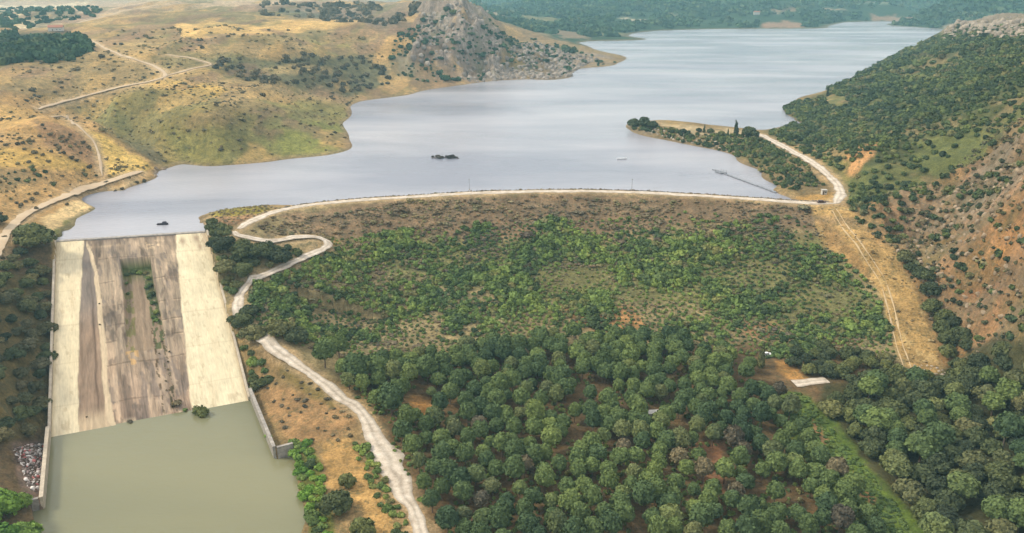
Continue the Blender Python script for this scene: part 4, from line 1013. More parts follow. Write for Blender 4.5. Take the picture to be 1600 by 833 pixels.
# ------------------------------------------------------------------ left bank wood
pts = scatter([(-90,440),(0,412),(30,395),(74,430),(79,520),(76,640),(60,682),(10,690),(-120,740)], 4.5, 9, lambda a, b, z: np.clip(.9 + 1.5 * fbm(a / 14, b / 14, 403, 2), .15, 1), (), 2)
pts = pts[[(-40 < a) for a in proj(pts)[0]]]
print('left bank', len(pts))
for p in pts[:160]:
    q = proj(p); lb, gp = ('olive green tree on the upper bank left of the spillway', 'trees on the upper left bank') if q[1] < 530 else ('olive green tree on the lower bank left of the spillway', 'trees on the lower left bank')
    tree('oak', p, random.uniform(2.2, 3.9), lb, 'tree', gp, squash=random.uniform(.7, .95), crown=ME_OLIVE if random.random() < .6 else None)
for q, r, lb in [((6,808),5.6,'bright green leafy tree above the lower left corner of the photo'), ((38,852),4.6,'bright green leafy tree beside the cream basin wall end'), ((4,858),4.6,'bright green leafy tree filling the lower left corner'), ((36,792),3.0,'small yellow green tree just below the rubbish heap')]:
    tree('bright', ground(*q), r, lb, 'tree')
# ------------------------------------------------------------------ single trees and bushes
for q, r, lb in [((52,384),8.2,'big round dark tree at the top left corner of the spillway'), ((346,392),5.4,'dark tree nearest the top right corner of the spillway'), ((384,404),6.4,'largest dark tree below the gravel road junction'), ((412,402),5.0,'dark tree between the largest tree and the road bend'), ((440,410),5.6,'dark tree on the inner side of the hairpin bend'), ((352,425),4.6,'green bushy tree below the dark trees by the spillway'), ((382,430),4.6,'green bushy tree left of the curving gravel road'),
                 ((-4,350),4.0,'dark tree at the left picture edge beside the dirt track'), ((378,512),5.2,'dark tree where the gravel road meets the spillway edge'), ((398,530),5.0,'dark tree hiding the gravel road gap'), ((388,478+14),3.6,'small dark tree inside the gravel road curve'), ((438,524),5.4,'dark tree above the gravel road left of the slope'), ((465,532),5.0,'spreading green tree at the lower left of the shrub slope')]:
    tree('oak', ground(*q), r, lb, 'tree', squash=.8)
for q, r, lb in [((508,575),4.6,'rounded dark pine above the gravel road, leftmost of its row'), ((556,600),4.6,'rounded dark pine above the gravel road, second of its row'), ((612,650),4.8,'large rounded pine standing at the widening of the gravel road'), ((596,600),4.2,'rounded pine between the gravel road and the orange clearing'), ((668,600),4.6,'dark rounded pine behind the orange clearing'), ((530,560),3.8,'small pine at the lower left edge of the shrub slope')]:
    tree('pine', ground(*q), r, lb, 'pine', name='pine_tree')
for q, r, lb in [((527,800),4.4,'grey green tree between the basin bank and the orange track'), ((563,838),3.8,'dark green tree below the grey green tree on the basin bank'), ((540,760),2.8,'small tree at the top of the basin bank group')]:
    tree('oak', ground(*q), r, lb, 'tree')
for q, r, lb in [((1188,573),3.6,'tall narrow dark cypress beside the small white car'), ((628,668),3.0,'narrow dark cypress next to the orange clearing'), ((1150,212),4.6,'tallest pointed conifer on the spit'), ((1137,212),2.2,'small pointed conifer on the spit, left of the tallest'), ((1160,214),2.6,'small pointed conifer on the spit, right of the tallest'), ((1100,207),2.4,'slim pointed tree on the middle of the spit'), ((1293,150),3.0,'lone pointed tree on the dark promontory behind the spit')]:
    tree('cone', ground(*q), r * 1.15, lb, 'conifer', squash=1.25 if 'cypress' in lb else 1.0)
for q, r, lb in [((1170,215),6.0,'large round dark tree at the landward end of the spit'), ((1110,208),2.8,'low round tree on the middle of the spit'), ((1092,206),2.4,'small round tree left of the slim pointed tree'), ((990,199),5.4,'dark round tree at the very tip of the spit'), ((1006,198),5.8,'broad dark tree just behind the spit tip'), ((1019,200),4.2,'third dark tree from the spit tip'), ((1440,80),5.2,'dark tree below the pale crag on the hill ridge'), ((1283,155),3.4,'low dark tree at the shore end of the promontory')]:
    tree('oak', ground(*q), r, lb, 'tree', squash=.85)
for q, r, lb in [((1048,206),2.4,'round bush tree nearest the tip on the tan part of the spit'), ((1068,208),2.8,'second round tree on the tan part of the spit'), ((1126,212),3.0,'low tree just left of the conifer group on the spit'), ((1080,216),2.6,'low tree on the lower slope of the spit'), ((1180,222),3.2,'low tree at the start of the access road')]:
    tree('oak', ground(*q), r, lb, 'tree', squash=.8)
# along the right edge of the chute
pts = scatter([(330,372),(345,380),(372,455),(392,520),(412,560),(418,600),(398,612),(378,540),(358,470)], 3.6, 12, lambda a, b, z: z * 0 + .9, (), 1.0)
for p in pts: bush(p, random.uniform(1.5, 2.8), 'dense green bush on the bank along the right edge of the spillway', 'bush', 'bushes along the right edge of the spillway', random.choice([ME_BUSH, ME_BUSHO]))
pts = scatter([(322,350),(345,352),(372,380),(400,385),(470,392),(440,420),(400,440),(372,455),(345,420)], 4.0, 13, lambda a, b, z: z * 0 + .8, (), 1.5)
for p in pts: bush(p, random.uniform(1.8, 3.0), 'dark bush between the spillway top and the hairpin road', 'bush', 'bushes inside the hairpin road', ME_BUSHO)
pts = scatter([(456,692),(478,690),(500,735),(505,790),(520,850),(530,930),(500,930),(490,840),(478,790),(464,745)], 2.4, 14, None, (), 1)
for p in pts: 
    br = random.random() < .55; bush(p, random.uniform(1.2, 2.2), 'bright green bush at the water edge right of the basin' if br else 'mid green bush at the water edge right of the basin', 'bush', 'bright bushes at the basin edge' if br else 'green bushes at the basin edge', ME_BUSHB if br else ME_BUSH)
pts = scatter([(552,690),(572,700),(600,750),(630,810),(660,870),(640,880),(612,820),(585,770),(562,720)], 2.4, 15, None, (), .8)
for p in pts: bush(p, random.uniform(.9, 1.7), 'low green bush in the row between gravel road and orange track', 'bush', 'bush row beside the gravel road')
pts = scatter([(405,560),(440,560),(545,650),(560,690),(500,690),(470,690),(430,660)], 3.2, 16, lambda a, b, z: np.clip(.2 + 1.6 * fbm(a / 7, b / 7, 451, 2), .02, 1), (), .8)
for p in pts: bush(p, random.uniform(.6, 1.3), 'small dry bush on the brown ground right of the spillway foot', 'bush', 'small bushes on the brown ground', ME_DRY, sq=.6)
bush(ground(420, 682), 1.6, 'bright green weed patch inside the corner of the grey retaining wall', 'weeds', None, ME_BUSHB, 'weed_patch', .4)
# on the chute itself
def on_chute(px, py, dz=0):
    u, v = uv_px(px, py); p = chute(u, v); return np.array([p[0], p[1], p[2] + dz])
for q, r, lb, mm in [((312,643),2.9,'round dark bush in the water at the foot of the right pale strip', ME_BUSHO), ((273,625),2.0,'flat olive bush near the foot of the stained middle', ME_DRY), ((203,655),1.3,'small dry tuft at the bottom edge of the spillway', ME_DRY), ((288,634),1.0,'tiny weed beside the flat olive bush', ME_BUSH)]:
    bush(on_chute(*q, .9 if r > 2.5 else 0), r, lb, 'bush', None, mm, sq=.6 if r < 2.5 else 1.25)
for q, r in [((231,432),1.5),((228,436),1.2),((236,447),1.6),((232,452),1.1),((238,462),1.3),((242,478),1.5),((243,492),1.2),((205,410),1.6),((196,414),1.3),((215,412),1.5),((225,411),1.3),((196,428),1.0),((229,420),1.2),((197,446),.8),((238,487),1.2)]:
    v = uv_px(*q)[1]; dz = -5.0 * (1 - min(1, (v - v_t) / (v_e - v_t))) ** .8
    bush(on_chute(*q, dz), r, 'green bush growing in the sunken slot in the middle of the spillway', 'bush', 'bushes in the sunken slot', ME_BUSH)
for q in [(262,560),(262,572),(258,590),(264,545),(259,604),(248,548),(240,530),(252,530),(135,650),(155,474),(156,506)]:
    bush(on_chute(*q), random.uniform(.35, .6), 'tiny weed tuft rooted in a slab crack of the spillway', 'weed', 'weeds in the slab cracks', ME_DRY, 'weed_tuft')
# left hill bushes
def spots(lst, r0, r1, lb, gp, me_, nm='bush', sq=1.0):
    for q in lst: bush(ground(*q), .62 * random.uniform(r0, r1), lb, 'bush', gp, me_, nm, sq)
spots([(66,196),(70,202),(36,224),(52,222),(28,226),(2,222),(110,212),(106,220),(118,226),(100,240),(112,248),(126,240),(80,238),(62,214),(120,252),(140,262),(46,254),(86,228),(130,224),(98,214),(140,232)], 1.6, 3.0, 'dark scrubby bush on the golden spur above the dirt track', 'bushes on the golden spur', ME_DRY)
spots([(14,272),(24,270),(38,268),(52,268),(70,270),(28,282),(42,284),(54,282),(16,288),(8,280),(60,276),(84,290),(133,275),(150,275),(50,262)], 1.5, 2.8, 'dark bush in the loose band left of the dirt track', 'bushes in the band left of the track', ME_HILL)
spots([(166,286),(58,328),(104,320),(202,278),(214,286),(190,296),(180,300),(225,284),(26,318),(40,316),(34,322),(50,312),(0,335),(8,372),(5,405)], 1.6, 2.8, 'round dark bush beside the dirt track near the left shore', 'bushes beside the left track', ME_DRY)
pts = scatter([(1266,324),(1322,322),(1400,386),(1440,480),(1472,570),(1425,578),(1392,510),(1368,446),(1285,386)], 1.6, 144, lambda a, b, z: np.clip(.1 + 1.5 * fbm(a / 8, b / 10, 439, 3), .01, .9), (), 1.0)
mass('straw_tufts', pts, np.random.default_rng(145).gamma(3, .14, len(pts)), PR_FAR, mat_leaf('straw', [(0, (.22, .16, .08)), (1, (.38, .29, .16))], True), 'straw coloured grass tufts on the sandy path', 'tufts', sq=.7)
spots([(372,48),(336,60),(356,58),(380,56),(316,76),(450,48),(420,48),(180,70),(190,70),(96,130),(54,150),(50,142),(60,152),(410,150),(260,150),(48,20),(12,28),(160,90)], 2.2, 4.2, 'dark lone bush dotted on the dry upper hills', 'lone bushes on the upper hills', ME_DRY)
pts = scatter([(30,200),(240,262),(160,300),(40,330),(0,300),(0,210)], 2.6, 31, lambda a, b, z: np.clip(.12 + 1.6 * fbm(a / 22, b / 30, 436, 3), .02, .9), (), 2)
mass('scattered_scrub', pts, np.random.default_rng(8).gamma(3, .22, len(pts)), PR_SHRUB, M_HT, 'tiny scattered tufts of dry scrub over the golden spur', 'scrub')
# ------------------------------------------------------------------ scrub on the dam face
face = [(455,395),(520,372),(620,362),(760,350),(900,345),(1060,330),(1180,335),(1262,345),(1290,385),(1330,415),(1368,450),(1392,520),(1400,560),(1330,560),(1200,560),(1130,550),(1000,530),(860,530),(720,548),(600,572),(520,560),(440,530),(392,500),(392,460)]
dens = np.array([[.0]])
def acc(a, b, z):
    d = np.clip((-z - 4) / 9, 0, 1); nse = fbm(a / 15, b / 15, 405, 3) + .5 * fbm(a / 5, b / 5, 406, 2)
    px_, py_ = proj(np.stack([a, b, z], -1))
    rich = .15 * sst(900, 1150, px_) - .25 * np.exp(-((px_ - 480) / 90) ** 2) + .32 * np.exp(-((py_ - 395) / 35) ** 2) - .45 * (np.exp(-((px_ - 930) / 90) ** 2 - ((py_ - 498) / 18) ** 2)) - .25 * np.exp(-((px_ - 720) / 170) ** 2 - ((py_ - 480) / 40) ** 2)
    return np.clip(d * (.78 + 1.7 * nse + rich * 1.2), .03, 1)
pts = scatter(face, 2.0, 21, acc, (), 1.5)
big = np.clip(.95 + 1.1 * fbm(pts[:, 0] / 20, pts[:, 1] / 20, 407, 2), .5, 1.9) * np.random.default_rng(9).uniform(.75, 1.5, len(pts))
rad = 1.4 * big
print('face shrubs', len(pts))
scr = rad / np.hypot(pts[:, 0], pts[:, 1]); o_ix = np.argsort(-scr)
for i in o_ix[:290]:
    q = proj(pts[i])
    lb, gp = ('large green shrub on the right part of the dam slope', 'large shrubs on the right of the slope') if q[0] > 1050 else ('large green shrub on the upper middle of the dam slope', 'large shrubs on the upper middle slope') if q[1] < 440 and q[0] > 700 else ('large green shrub low on the middle of the dam slope', 'large shrubs low on the slope') if q[0] > 700 else ('large green shrub on the left part of the dam slope', 'large shrubs on the left of the slope')
    bush(pts[i], rad[i] * 1.1, lb, 'shrub', gp, ME_SHRUB, 'shrub')
ix = o_ix[290:]
mass('slope_scrub', pts[ix], rad[ix], PR_SHRUB, MDs, 'countless smaller green shrubs covering the dam slope', 'scrub')
pts = scatter([(430,336),(640,313),(850,304),(1130,313),(1262,326),(1285,375),(1300,400),(1100,400),(900,420),(700,430),(500,480),(400,520),(392,470),(470,395),(520,385),(470,366),(392,362)], 1.5, 22, lambda a, b, z: np.clip(.5 + 2.2 * fbm(a / 12, b / 9, 408, 3), .03, 1), (), 1.2)
mass('brown_scrub', pts, np.random.default_rng(10).gamma(3.0, .28, len(pts)), PR_SHRUB, MBs, 'low brown dry scrub on the upper dam slope', 'scrub', sq=.6)
pts = scatter([(392,470),(470,395),(900,400),(1290,400),(1390,500),(1390,560),(1100,545),(860,530),(600,575),(440,530)], 1.7, 24, lambda a, b, z: np.clip(.30 + 1.1 * fbm(a / 8, b / 8, 418, 3), .03, 1), (), 1.2)
mass('low_tufts', pts, np.random.default_rng(12).gamma(3.0, .2, len(pts)), PR_SHRUB, MBs, 'low dry tufts between the shrubs of the dam slope', 'scrub', sq=.6)
pts = scatter([(325,335),(350,322),(400,318),(425,324),(470,322),(440,326),(400,340),(366,352),(330,366)], 2.2, 23, lambda a, b, z: z * 0 + .6, (), 1.0, zmin=.2)
mass('low_scrub', pts, np.random.default_rng(11).uniform(.5, 1.2, len(pts)), PR_SHRUB, MBs, 'low yellow brown scrub on the small point beside the spillway', 'scrub', sq=.5)
# ------------------------------------------------------------------ scrub on the right hill
up_h = [(1192,210),(1240,195),(1285,172),(1305,136),(1335,112),(1400,88),(1450,66),(1480,56),(1560,64),(1640,62),(1760,80),(1760,200),(1640,165),(1560,205),(1490,262),(1420,330),(1395,385),(1330,338),(1318,300),(1285,262),(1240,232)]
pts = scatter(up_h, 3.6, 41, lambda a, b, z: np.clip(.75 + 2.2 * fbm(a / 30, b / 30, 420, 3) + .6 * fbm(a / 9, b / 9, 425, 2), .03, 1), [[(1276,156),(1300,146),(1330,160),(1318,172),(1290,166)], [(1298,268),(1368,240),(1365,262),(1325,288)]], 2.5)
rad = np.random.default_rng(13).uniform(1.4, 3.6, len(pts)) * np.clip(np.hypot(pts[:, 0], pts[:, 1]) / 620, .8, 1.35)
print('upper hill', len(pts))
o_ix = np.argsort(np.hypot(pts[:, 0], pts[:, 1]))
sel = [i for i in o_ix if 1180 < proj(pts[i])[0] < 1600][:200]; ss = set(sel)
for i in sel:
    q = proj(pts[i]); w_ = 'right above the road junction' if q[0] < 1380 and q[1] > 240 else 'between the access road and the promontory' if q[0] < 1330 else 'on the border to the bare rocky slope' if q[0] > 1480 else 'in the middle of the green hillside'
    bush(pts[i], rad[i], 'dark green bush ' + w_, 'bush', 'hillside bushes ' + w_, ME_HILL, 'hillside_bush')
rest = [i for i in o_ix if i not in ss]
rp_ = scatter([(1480,60),(1500,36),(1640,36),(1640,64),(1560,64)], 5, 146, lambda a, b, z: z * 0 + .5, (), 2)
mass('ridge_bushes', rp_, np.random.default_rng(147).uniform(1.5, 3.2, len(rp_)), PR_SHRUB, MHs, 'dark bushes between the outcrops of the right ridge', 'scrub')
mass('hillside_scrub', pts[rest], rad[rest], PR_SHRUB, MHs, 'dense dark green scrub covering the upper right hillside', 'scrub')
low_h = [(1322,335),(1395,385),(1420,330),(1490,262),(1560,205),(1640,165),(1780,190),(1780,640),(1640,560),(1510,560),(1476,545),(1440,470),(1410,405)]
pts = scatter(low_h, 2.9, 42, lambda a, b, z: np.clip(.8 + 2.4 * fbm(a / 14, b / 14, 421, 3), .03, 1), (), 2)
rad = np.random.default_rng(14).gamma(3.5, .36, len(pts)) + .3
o_ix = np.argsort(-rad / np.hypot(pts[:, 0], pts[:, 1])); sel = [i for i in o_ix if proj(pts[i])[0] < 1620][:90]; ss = set(sel); rest = [i for i in o_ix if i not in ss]
for i in sel:
    q = proj(pts[i]); w_ = 'low on the brown rocky slope' if q[1] > 460 else 'high on the brown rocky slope' if q[1] < 330 else 'halfway up the brown rocky slope'; w_ += ', right at the picture edge' if q[0] > 1530 else ' near the sandy path' if q[0] < 1440 else ''
    bush(pts[i], rad[i] * .85, 'olive bush ' + w_, 'bush', 'bushes ' + w_, ME_HILL, 'slope_bush')
mass('rocky_slope_scrub', pts[rest], rad[rest], PR_SHRUB, mat_leaf('olive_scrub_mass', [(0, (.055, .065, .04)), (.5, (.10, .105, .055)), (1, (.17, .14, .085))], True), 'smaller olive scrub over the brown rocky slope', 'scrub')
pts = scatter(low_h, 1.7, 142, lambda a, b, z: np.clip(.35 + 1.8 * fbm(a / 11, b / 11, 438, 3), .02, 1), (), 1.5)
mass('rocky_slope_tufts', pts, np.random.default_rng(143).gamma(3, .22, len(pts)), PR_FAR, MBs, 'low brown tufts over the brown rocky slope', 'tufts', sq=.8)
pts = scatter([(1225,172),(1240,160),(1282,156),(1330,170),(1320,182),(1290,180),(1250,190),(1228,184)], 3.6, 43, None, [[(1285,155),(1325,158),(1318,170),(1295,166)]], 2, zmin=.3)
mass('promontory_scrub', pts, np.random.default_rng(15).uniform(1.8, 3.2, len(pts)), PR_SHRUB, MHs, 'dark scrub on the small promontory behind the spit', 'scrub')
sp = [(982,203),(1000,196),(1060,204),(1130,212),(1182,215),(1230,240),(1262,262),(1290,290),(1250,296),(1230,304),(1212,288),(1188,267),(1150,244),(1100,229),(1040,217)]
pts = scatter(sp, 3.2, 44, lambda a, b, z: np.clip(.55 + 1.1 * fbm(a / 14, b / 14, 423, 3) + .4 * (proj(np.stack([a, b, z], -1))[0] > 1140), .05, 1), (), 2, zmin=.2)
mass('spit_scrub', pts, np.random.default_rng(16).uniform(1.2, 2.6, len(pts)), PR_SHRUB, MHs, 'dark green scrub on the spit reaching into the lake', 'scrub')
# ------------------------------------------------------------------ woods and scrub of the left hills
wd = [(-20,60),(60,58),(130,62),(142,74),(128,92),(60,98),(-20,104)]
pts = scatter(wd, 8, 51, lambda a, b, z: np.clip(.9 + 1.8 * fbm(a / 50, b / 80, 442, 3), .05, 1), (), 3); mass('dark_wood', pts, np.random.default_rng(17).uniform(4, 7.5, len(pts)), PR_SHRUB, MFs, 'dark wood on the hill at the left picture edge', 'wood', sq=1.2)
bd = [(300,96),(350,88),(420,90),(500,86),(560,88),(600,105),(615,132),(540,146),(500,132),(420,132),(350,112)]
pts = scatter(bd, 8, 52, lambda a, b, z: np.clip(.55 + 1.6 * fbm(a / 60, b / 60, 431, 3), .03, 1), (), 3)
mass('hill_scrub', pts, np.random.default_rng(18).uniform(2.4, 4.6, len(pts)), PR_SHRUB, MDRs, 'band of dark scrub and small trees across the dry hillside', 'scrub')
pts = scatter([(400,8),(560,4),(660,4),(640,30),(600,44),(480,30),(410,24)], 12, 53, lambda a, b, z: np.clip(.35 + 1.8 * fbm(a / 90, b / 120, 441, 3), .02, .9), (), 3)
mass('ridge_scrub', pts, np.random.default_rng(19).gamma(4, 1.0, len(pts)) + 1, PR_SHRUB, MDRs, 'dark scrub along the far ridge beyond the golden field', 'scrub')
pts = scatter([(0,16),(60,12),(160,14),(150,26),(60,40),(0,44)], 16, 54, lambda a, b, z: z * 0 + .25, (), 3)
mass('field_edge_trees', pts, np.random.default_rng(20).uniform(4, 7, len(pts)), PR_SHRUB, MFs, 'dark tree lines between the pale fields far off at top left', 'trees')
pts = scatter([(160,158),(560,140),(545,236),(260,260),(190,215),(0,160),(100,100),(300,100)], 9, 55, lambda a, b, z: np.clip(.02 + .4 * fbm(a / 50, b / 50, 433, 3), .002, 1), (), 3)
mass('sparse_scrub', pts, np.random.default_rng(21).uniform(1.0, 2.2, len(pts)), PR_SHRUB, MDRs, 'sparse low scrub over the dry rolling hills', 'scrub', sq=.7)
pts = scatter([(20,150),(160,110),(560,100),(545,236),(262,260),(215,240),(100,190),(0,190)], 4.2, 155, lambda a, b, z: np.clip(.22 + 1.5 * fbm(a / 34, b / 60, 434, 4), .01, .9), (), 1.5)
mass('dry_tufts', pts, np.random.default_rng(121).gamma(3, .28, len(pts)), PR_FAR, M_HT, 'fine dry tufts over the rolling hillside above the lake', 'tufts', sq=.7)
pts = scatter([(20,60),(560,55),(620,110),(560,100),(160,112),(20,150)], 6, 156, lambda a, b, z: np.clip(.15 + 1.5 * fbm(a / 40, b / 80, 435, 4), .01, .9), (), 1.5)
mass('dry_tufts', pts, np.random.default_rng(122).gamma(3, .42, len(pts)), PR_FAR, M_HT, 'fine dry tufts over the highest hills on the left', 'tufts', sq=.7)
pts = scatter([(640,40),(760,30),(830,60),(960,98),(890,118),(800,120),(720,128),(620,130),(600,110)], 5, 56, lambda a, b, z: np.clip(.05 + 1.8 * fbm(a / 25, b / 30, 437, 3) - .25 * (proj(np.stack([a, b, z], -1))[0] > 815), .004, 1), (), 3)
mass('crag_scrub', pts, np.random.default_rng(22).gamma(3, .7, len(pts)), PR_SHRUB, MFs, 'dark bushes among the rocks of the crag and headland', 'scrub')
# far hills across the lake
rngf = np.random.default_rng(30); a_ = rngf.uniform(R(-6), R(36), 16000); r_ = 1700 + 2600 * rngf.random(16000) ** 1.3
fx, fy = r_ * np.sin(a_), r_ * np.cos(a_); fz = sample(fx, fy); fp = np.stack([fx, fy, fz], -1); qx, qy = proj(fp)
PATCH = [[(1188,36),(1225,31),(1264,38),(1252,45),(1188,45)], [(1203,17),(1247,15),(1252,21),(1210,24)], [(960,26),(1014,26),(1014,35),(962,35)], [(1280,12),(1367,18),(1367,23),(1285,19)], [(1358,25),(1400,23),(1442,30),(1400,36),(1360,34)], [(800,22),(870,30),(880,40),(830,36)], [(850,44),(900,50),(925,62),(880,60)], [(700,6),(760,16),(800,30),(765,26)], [(925,51),(970,49),(975,55),(935,57)], [(780,13),(812,15),(805,22),(785,20)], [(1030,20),(1062,22),(1050,29),(1030,27)]]
Qf = np.stack([qx, qy], -1); opn = np.zeros(len(qx), bool)
for pt_ in PATCH: opn |= inside(Qf, np.array(pt_, float))
k_ = ~opn & (fz > 1.5) & (qx > 700) & (qx < 1640) & (qy > -25) & (rngf.random(16000) < np.clip(.5 + 1.4 * fbm(fx / 220, fy / 220, 440, 3), .03, .9)) & ~((qx > 1460) & (r_ < 2000))
mass('far_woods', fp[k_], rngf.uniform(7, 15, k_.sum()), PR_FAR, MFs, 'far-off dark green woods on the hills across the lake', 'woods')
print('far', k_.sum())

# ------------------------------------------------------------------ rocks
def rock_proto(rng):
    V_, F_ = cubesphere(3); d = rng.normal(size=(7, 3)); d /= np.linalg.norm(d, axis=1)[:, None]; V_ = V_.copy()
    for k_ in range(7):
        s = V_ @ d[k_]; lim = .45 + .3 * rng.random(); V_ -= np.maximum(s - lim, 0)[:, None] * d[k_]
    return V_ * (1 + .07 * rng.normal(size=(len(V_), 1))), F_
PR_ROCK = [rock_proto(rg) for _ in range(8)]
def mat_rock(name, lo_, hi_, stuff=True):
    m, t, b = newmat(name); l = t.links.new
    r_ = N(t, 'ShaderNodeAttribute', attribute_name='rnd').outputs['Fac'] if stuff else N(t, 'ShaderNodeObjectInfo').outputs['Random']
    g = N(t, 'ShaderNodeNewGeometry').outputs['Position']
    c = mixc(t, 1.0, ramp(t, r_, [(0, lo_), (1, hi_)]), ramp(t, noise(t, g, .5, 6, .7), [(.3, g3(.6)), (.7, g3(1.25))]), 'MULTIPLY')
    l(c, b.inputs['Base Color']); b.inputs['Roughness'].default_value = .95; b.inputs['Specular IOR Level'].default_value = .1; return m
M_ROCK = mat_rock('crag_rock', (.17, .14, .12), (.34, .29, .245)); M_PALE = mat_rock('pale_rock', (.28, .235, .19), (.46, .39, .31)); M_BROWNR = mat_rock('brown_rock', (.22, .165, .11), (.36, .275, .19))
def rocks(name, poly, sp, r0, r1, mat, lb, seed, p_=.6, lift=-.25, sq=1.0):
    pts = scatter(poly, sp, seed, lambda a, b, z: z * 0 + p_, (), 2, zmin=.05)
    mass(name, pts, np.random.default_rng(seed).uniform(r0, r1, len(pts)), PR_ROCK, mat, lb, 'rocks', seed, lift, sq)
rocks('crag_rocks', [(640,96),(656,60),(656,25),(690,8),(735,24),(770,52),(795,98),(808,121),(780,126),(735,130),(700,112)], 7, 1.6, 5.5, M_ROCK, 'grey brown jagged rocks heaped on the crag above the lake', 61, .16, -.35, 1.1)
rocks('headland_rocks', [(790,80),(830,64),(900,84),(940,94),(902,106),(892,121),(850,124),(800,124)], 6, 1.5, 5, M_ROCK, 'grey rocks along the shore of the headland', 62, .6)
rocks('ridge_rocks', [(1472,62),(1480,44),(1510,34),(1560,32),(1640,32),(1640,56),(1560,58),(1510,62)], 7, 2.5, 5.5, mat_rock('outcrop_rock', (.20, .165, .13), (.36, .30, .235)), 'weathered rock outcrops on top of the right hill', 63, .35, -.2, 1.1)
rocks('slope_rocks', [(1400,395),(1430,360),(1500,290),(1580,230),(1680,230),(1680,480),(1560,490),(1500,520),(1450,470)], 3.5, .5, 1.9, M_BROWNR, 'brown rocks breaking through the bare right slope', 64, .4)
rocks('spit_rocks', [(982,204),(1010,200),(1060,206),(1120,214),(1150,240),(1100,228),(1040,217)], 3, .5, 1.5, M_PALE, 'pale stones scattered on the spit', 65, .4)
rocks('shore_stones', [(240,262),(262,262),(256,272),(240,278)], 3, .8, 2.2, M_BROWNR, 'brown rocks at the tip of the golden spur', 66, .7)
rocks('path_stones', [(1425,568),(1470,574),(1480,584),(1440,590),(1420,582)], 1.7, .4, .9, M_PALE, 'pale stones scattered at the bottom of the sandy path', 67, .6)
rocks('pale_scree', [(1575,612),(1612,605),(1620,636),(1585,642)], 1.8, .5, 1.2, M_PALE, 'pale broken stones among trees at the right picture edge', 68, .8)
# stone edging on the water side of the crest
rng = np.random.default_rng(70); pe = []
for s in np.linspace(0.05, .985, 900):
    i = s * (len(CREST) - 1); i0 = int(i); p = CREST[i0] * (1 - i + i0) + CREST[min(i0 + 1, len(CREST) - 1)] * (i - i0)
    if p[0] < -118: continue
    pe.append((p[0] + rng.normal() * .4, p[1] + 4.3 + rng.normal() * .4, 3.7))
mass('stone_edging', np.array(pe), rng.uniform(.35, .8, len(pe)), PR_ROCK, mat_rock('dark_stone', (.12, .10, .09), (.24, .21, .18)), 'dark stone edging along the water side of the dam crest', 'stones', 71)
pe = np.array(pe)[rng.random(len(pe)) < .12]; mass('edging_weeds', pe, rng.uniform(.6, 1.2, len(pe)), PR_SHRUB, MBs, 'brown weeds growing on the crest edging', 'weeds', sq=.7)

# ------------------------------------------------------------------ rubbish heap
m_rub, t, b = newmat('rubbish')
r_ = N(t, 'ShaderNodeAttribute', attribute_name='rnd').outputs['Fac']
rp = t.nodes.new('ShaderNodeValToRGB'); rp.color_ramp.interpolation = 'CONSTANT'; e = rp.color_ramp.elements
while len(e) < 6: e.new(.5)
for i, (p, c) in enumerate([(0, (.55, .50, .47)), (.25, (.20, .16, .14)), (.45, (.36, .27, .25)), (.62, (.38, .12, .11)), (.72, (.62, .58, .54)), (.88, (.15, .13, .12))]): e[i].position = p; e[i].color = (*c, 1)
t.links.new(r_, rp.inputs[0]); t.links.new(rp.outputs[0], b.inputs['Base Color']); b.inputs['Roughness'].default_value = .8
PR_SLAB = []
for k_ in range(6):
    V_, F_ = rock_proto(rg); PR_SLAB.append((V_ * np.array([1, .45, .22]) @ np.array(Matrix.Rotation(rg.random() * 2, 3, 'X') @ Matrix.Rotation(rg.random(), 3, 'Y')), F_))
hp = scatter([(22,706),(44,694),(74,694),(71,730),(64,772),(44,765),(36,735)], .75, 81, None, (), 0)
if len(hp):
    c0 = hp.mean(0); hp[:, 2] += 1.5 * np.exp(-((hp[:, 0] - c0[0]) ** 2 + (hp[:, 1] - c0[1]) ** 2) / 40)
    mass('rubbish_heap', hp, np.random.default_rng(82).uniform(.35, 1.0, len(hp)), PR_SLAB + PR_ROCK[:2], m_rub, 'heap of white, red and brown rubbish behind the cream basin wall', 'rubbish')
# ------------------------------------------------------------------ built things
import bmesh
def bx(vs, fs, c, s, top=(1, 1), rz=0, sh=(0, 0)):
    """box centred at c, size s, top face scaled"""
    k_ = len(vs); cz, sz = math.cos(rz), math.sin(rz)
    for zz, (fx_, fy_), so in ((-.5, (1, 1), (0, 0)), (.5, top, sh)):
        for a, b in ((-.5, -.5), (.5, -.5), (.5, .5), (-.5, .5)):
            X, Y = a * s[0] * fx_ + so[0], b * s[1] * fy_ + so[1]
            vs.append((c[0] + X * cz - Y * sz, c[1] + X * sz + Y * cz, c[2] + zz * s[2]))
    fs += [tuple(k_ + i for i in f) for f in ((3, 2, 1, 0), (4, 5, 6, 7), (0, 1, 5, 4), (1, 2, 6, 5), (2, 3, 7, 6), (3, 0, 4, 7))]
def mesh(name, vs, fs, mat, parent=None, bev=0, loc=None):
    me = bpy.data.meshes.new(name); me.from_pydata(vs, [], fs); me.update()
    if bev:
        bm_ = bmesh.new(); bm_.from_mesh(me); bmesh.ops.bevel(bm_, geom=bm_.edges[:], offset=bev, segments=2, affect='EDGES'); bm_.to_mesh(me); bm_.free()
    me.materials.append(mat); return add_obj(name, me, None, parent, loc)
def paintm(name, c, rough=.35, spec=.5): 
    m, t, b = newmat(name); b.inputs['Base Color'].default_value = (*c, 1); b.inputs['Roughness'].default_value = rough; b.inputs['Specular IOR Level'].default_value = spec
    t.links.new(ramp(t, noise(t, N(t, 'ShaderNodeTexCoord').outputs['Object'], 1.5, 4), [(.3, tuple(v * .82 for v in c)), (.7, c)]), b.inputs['Base Color']); return m
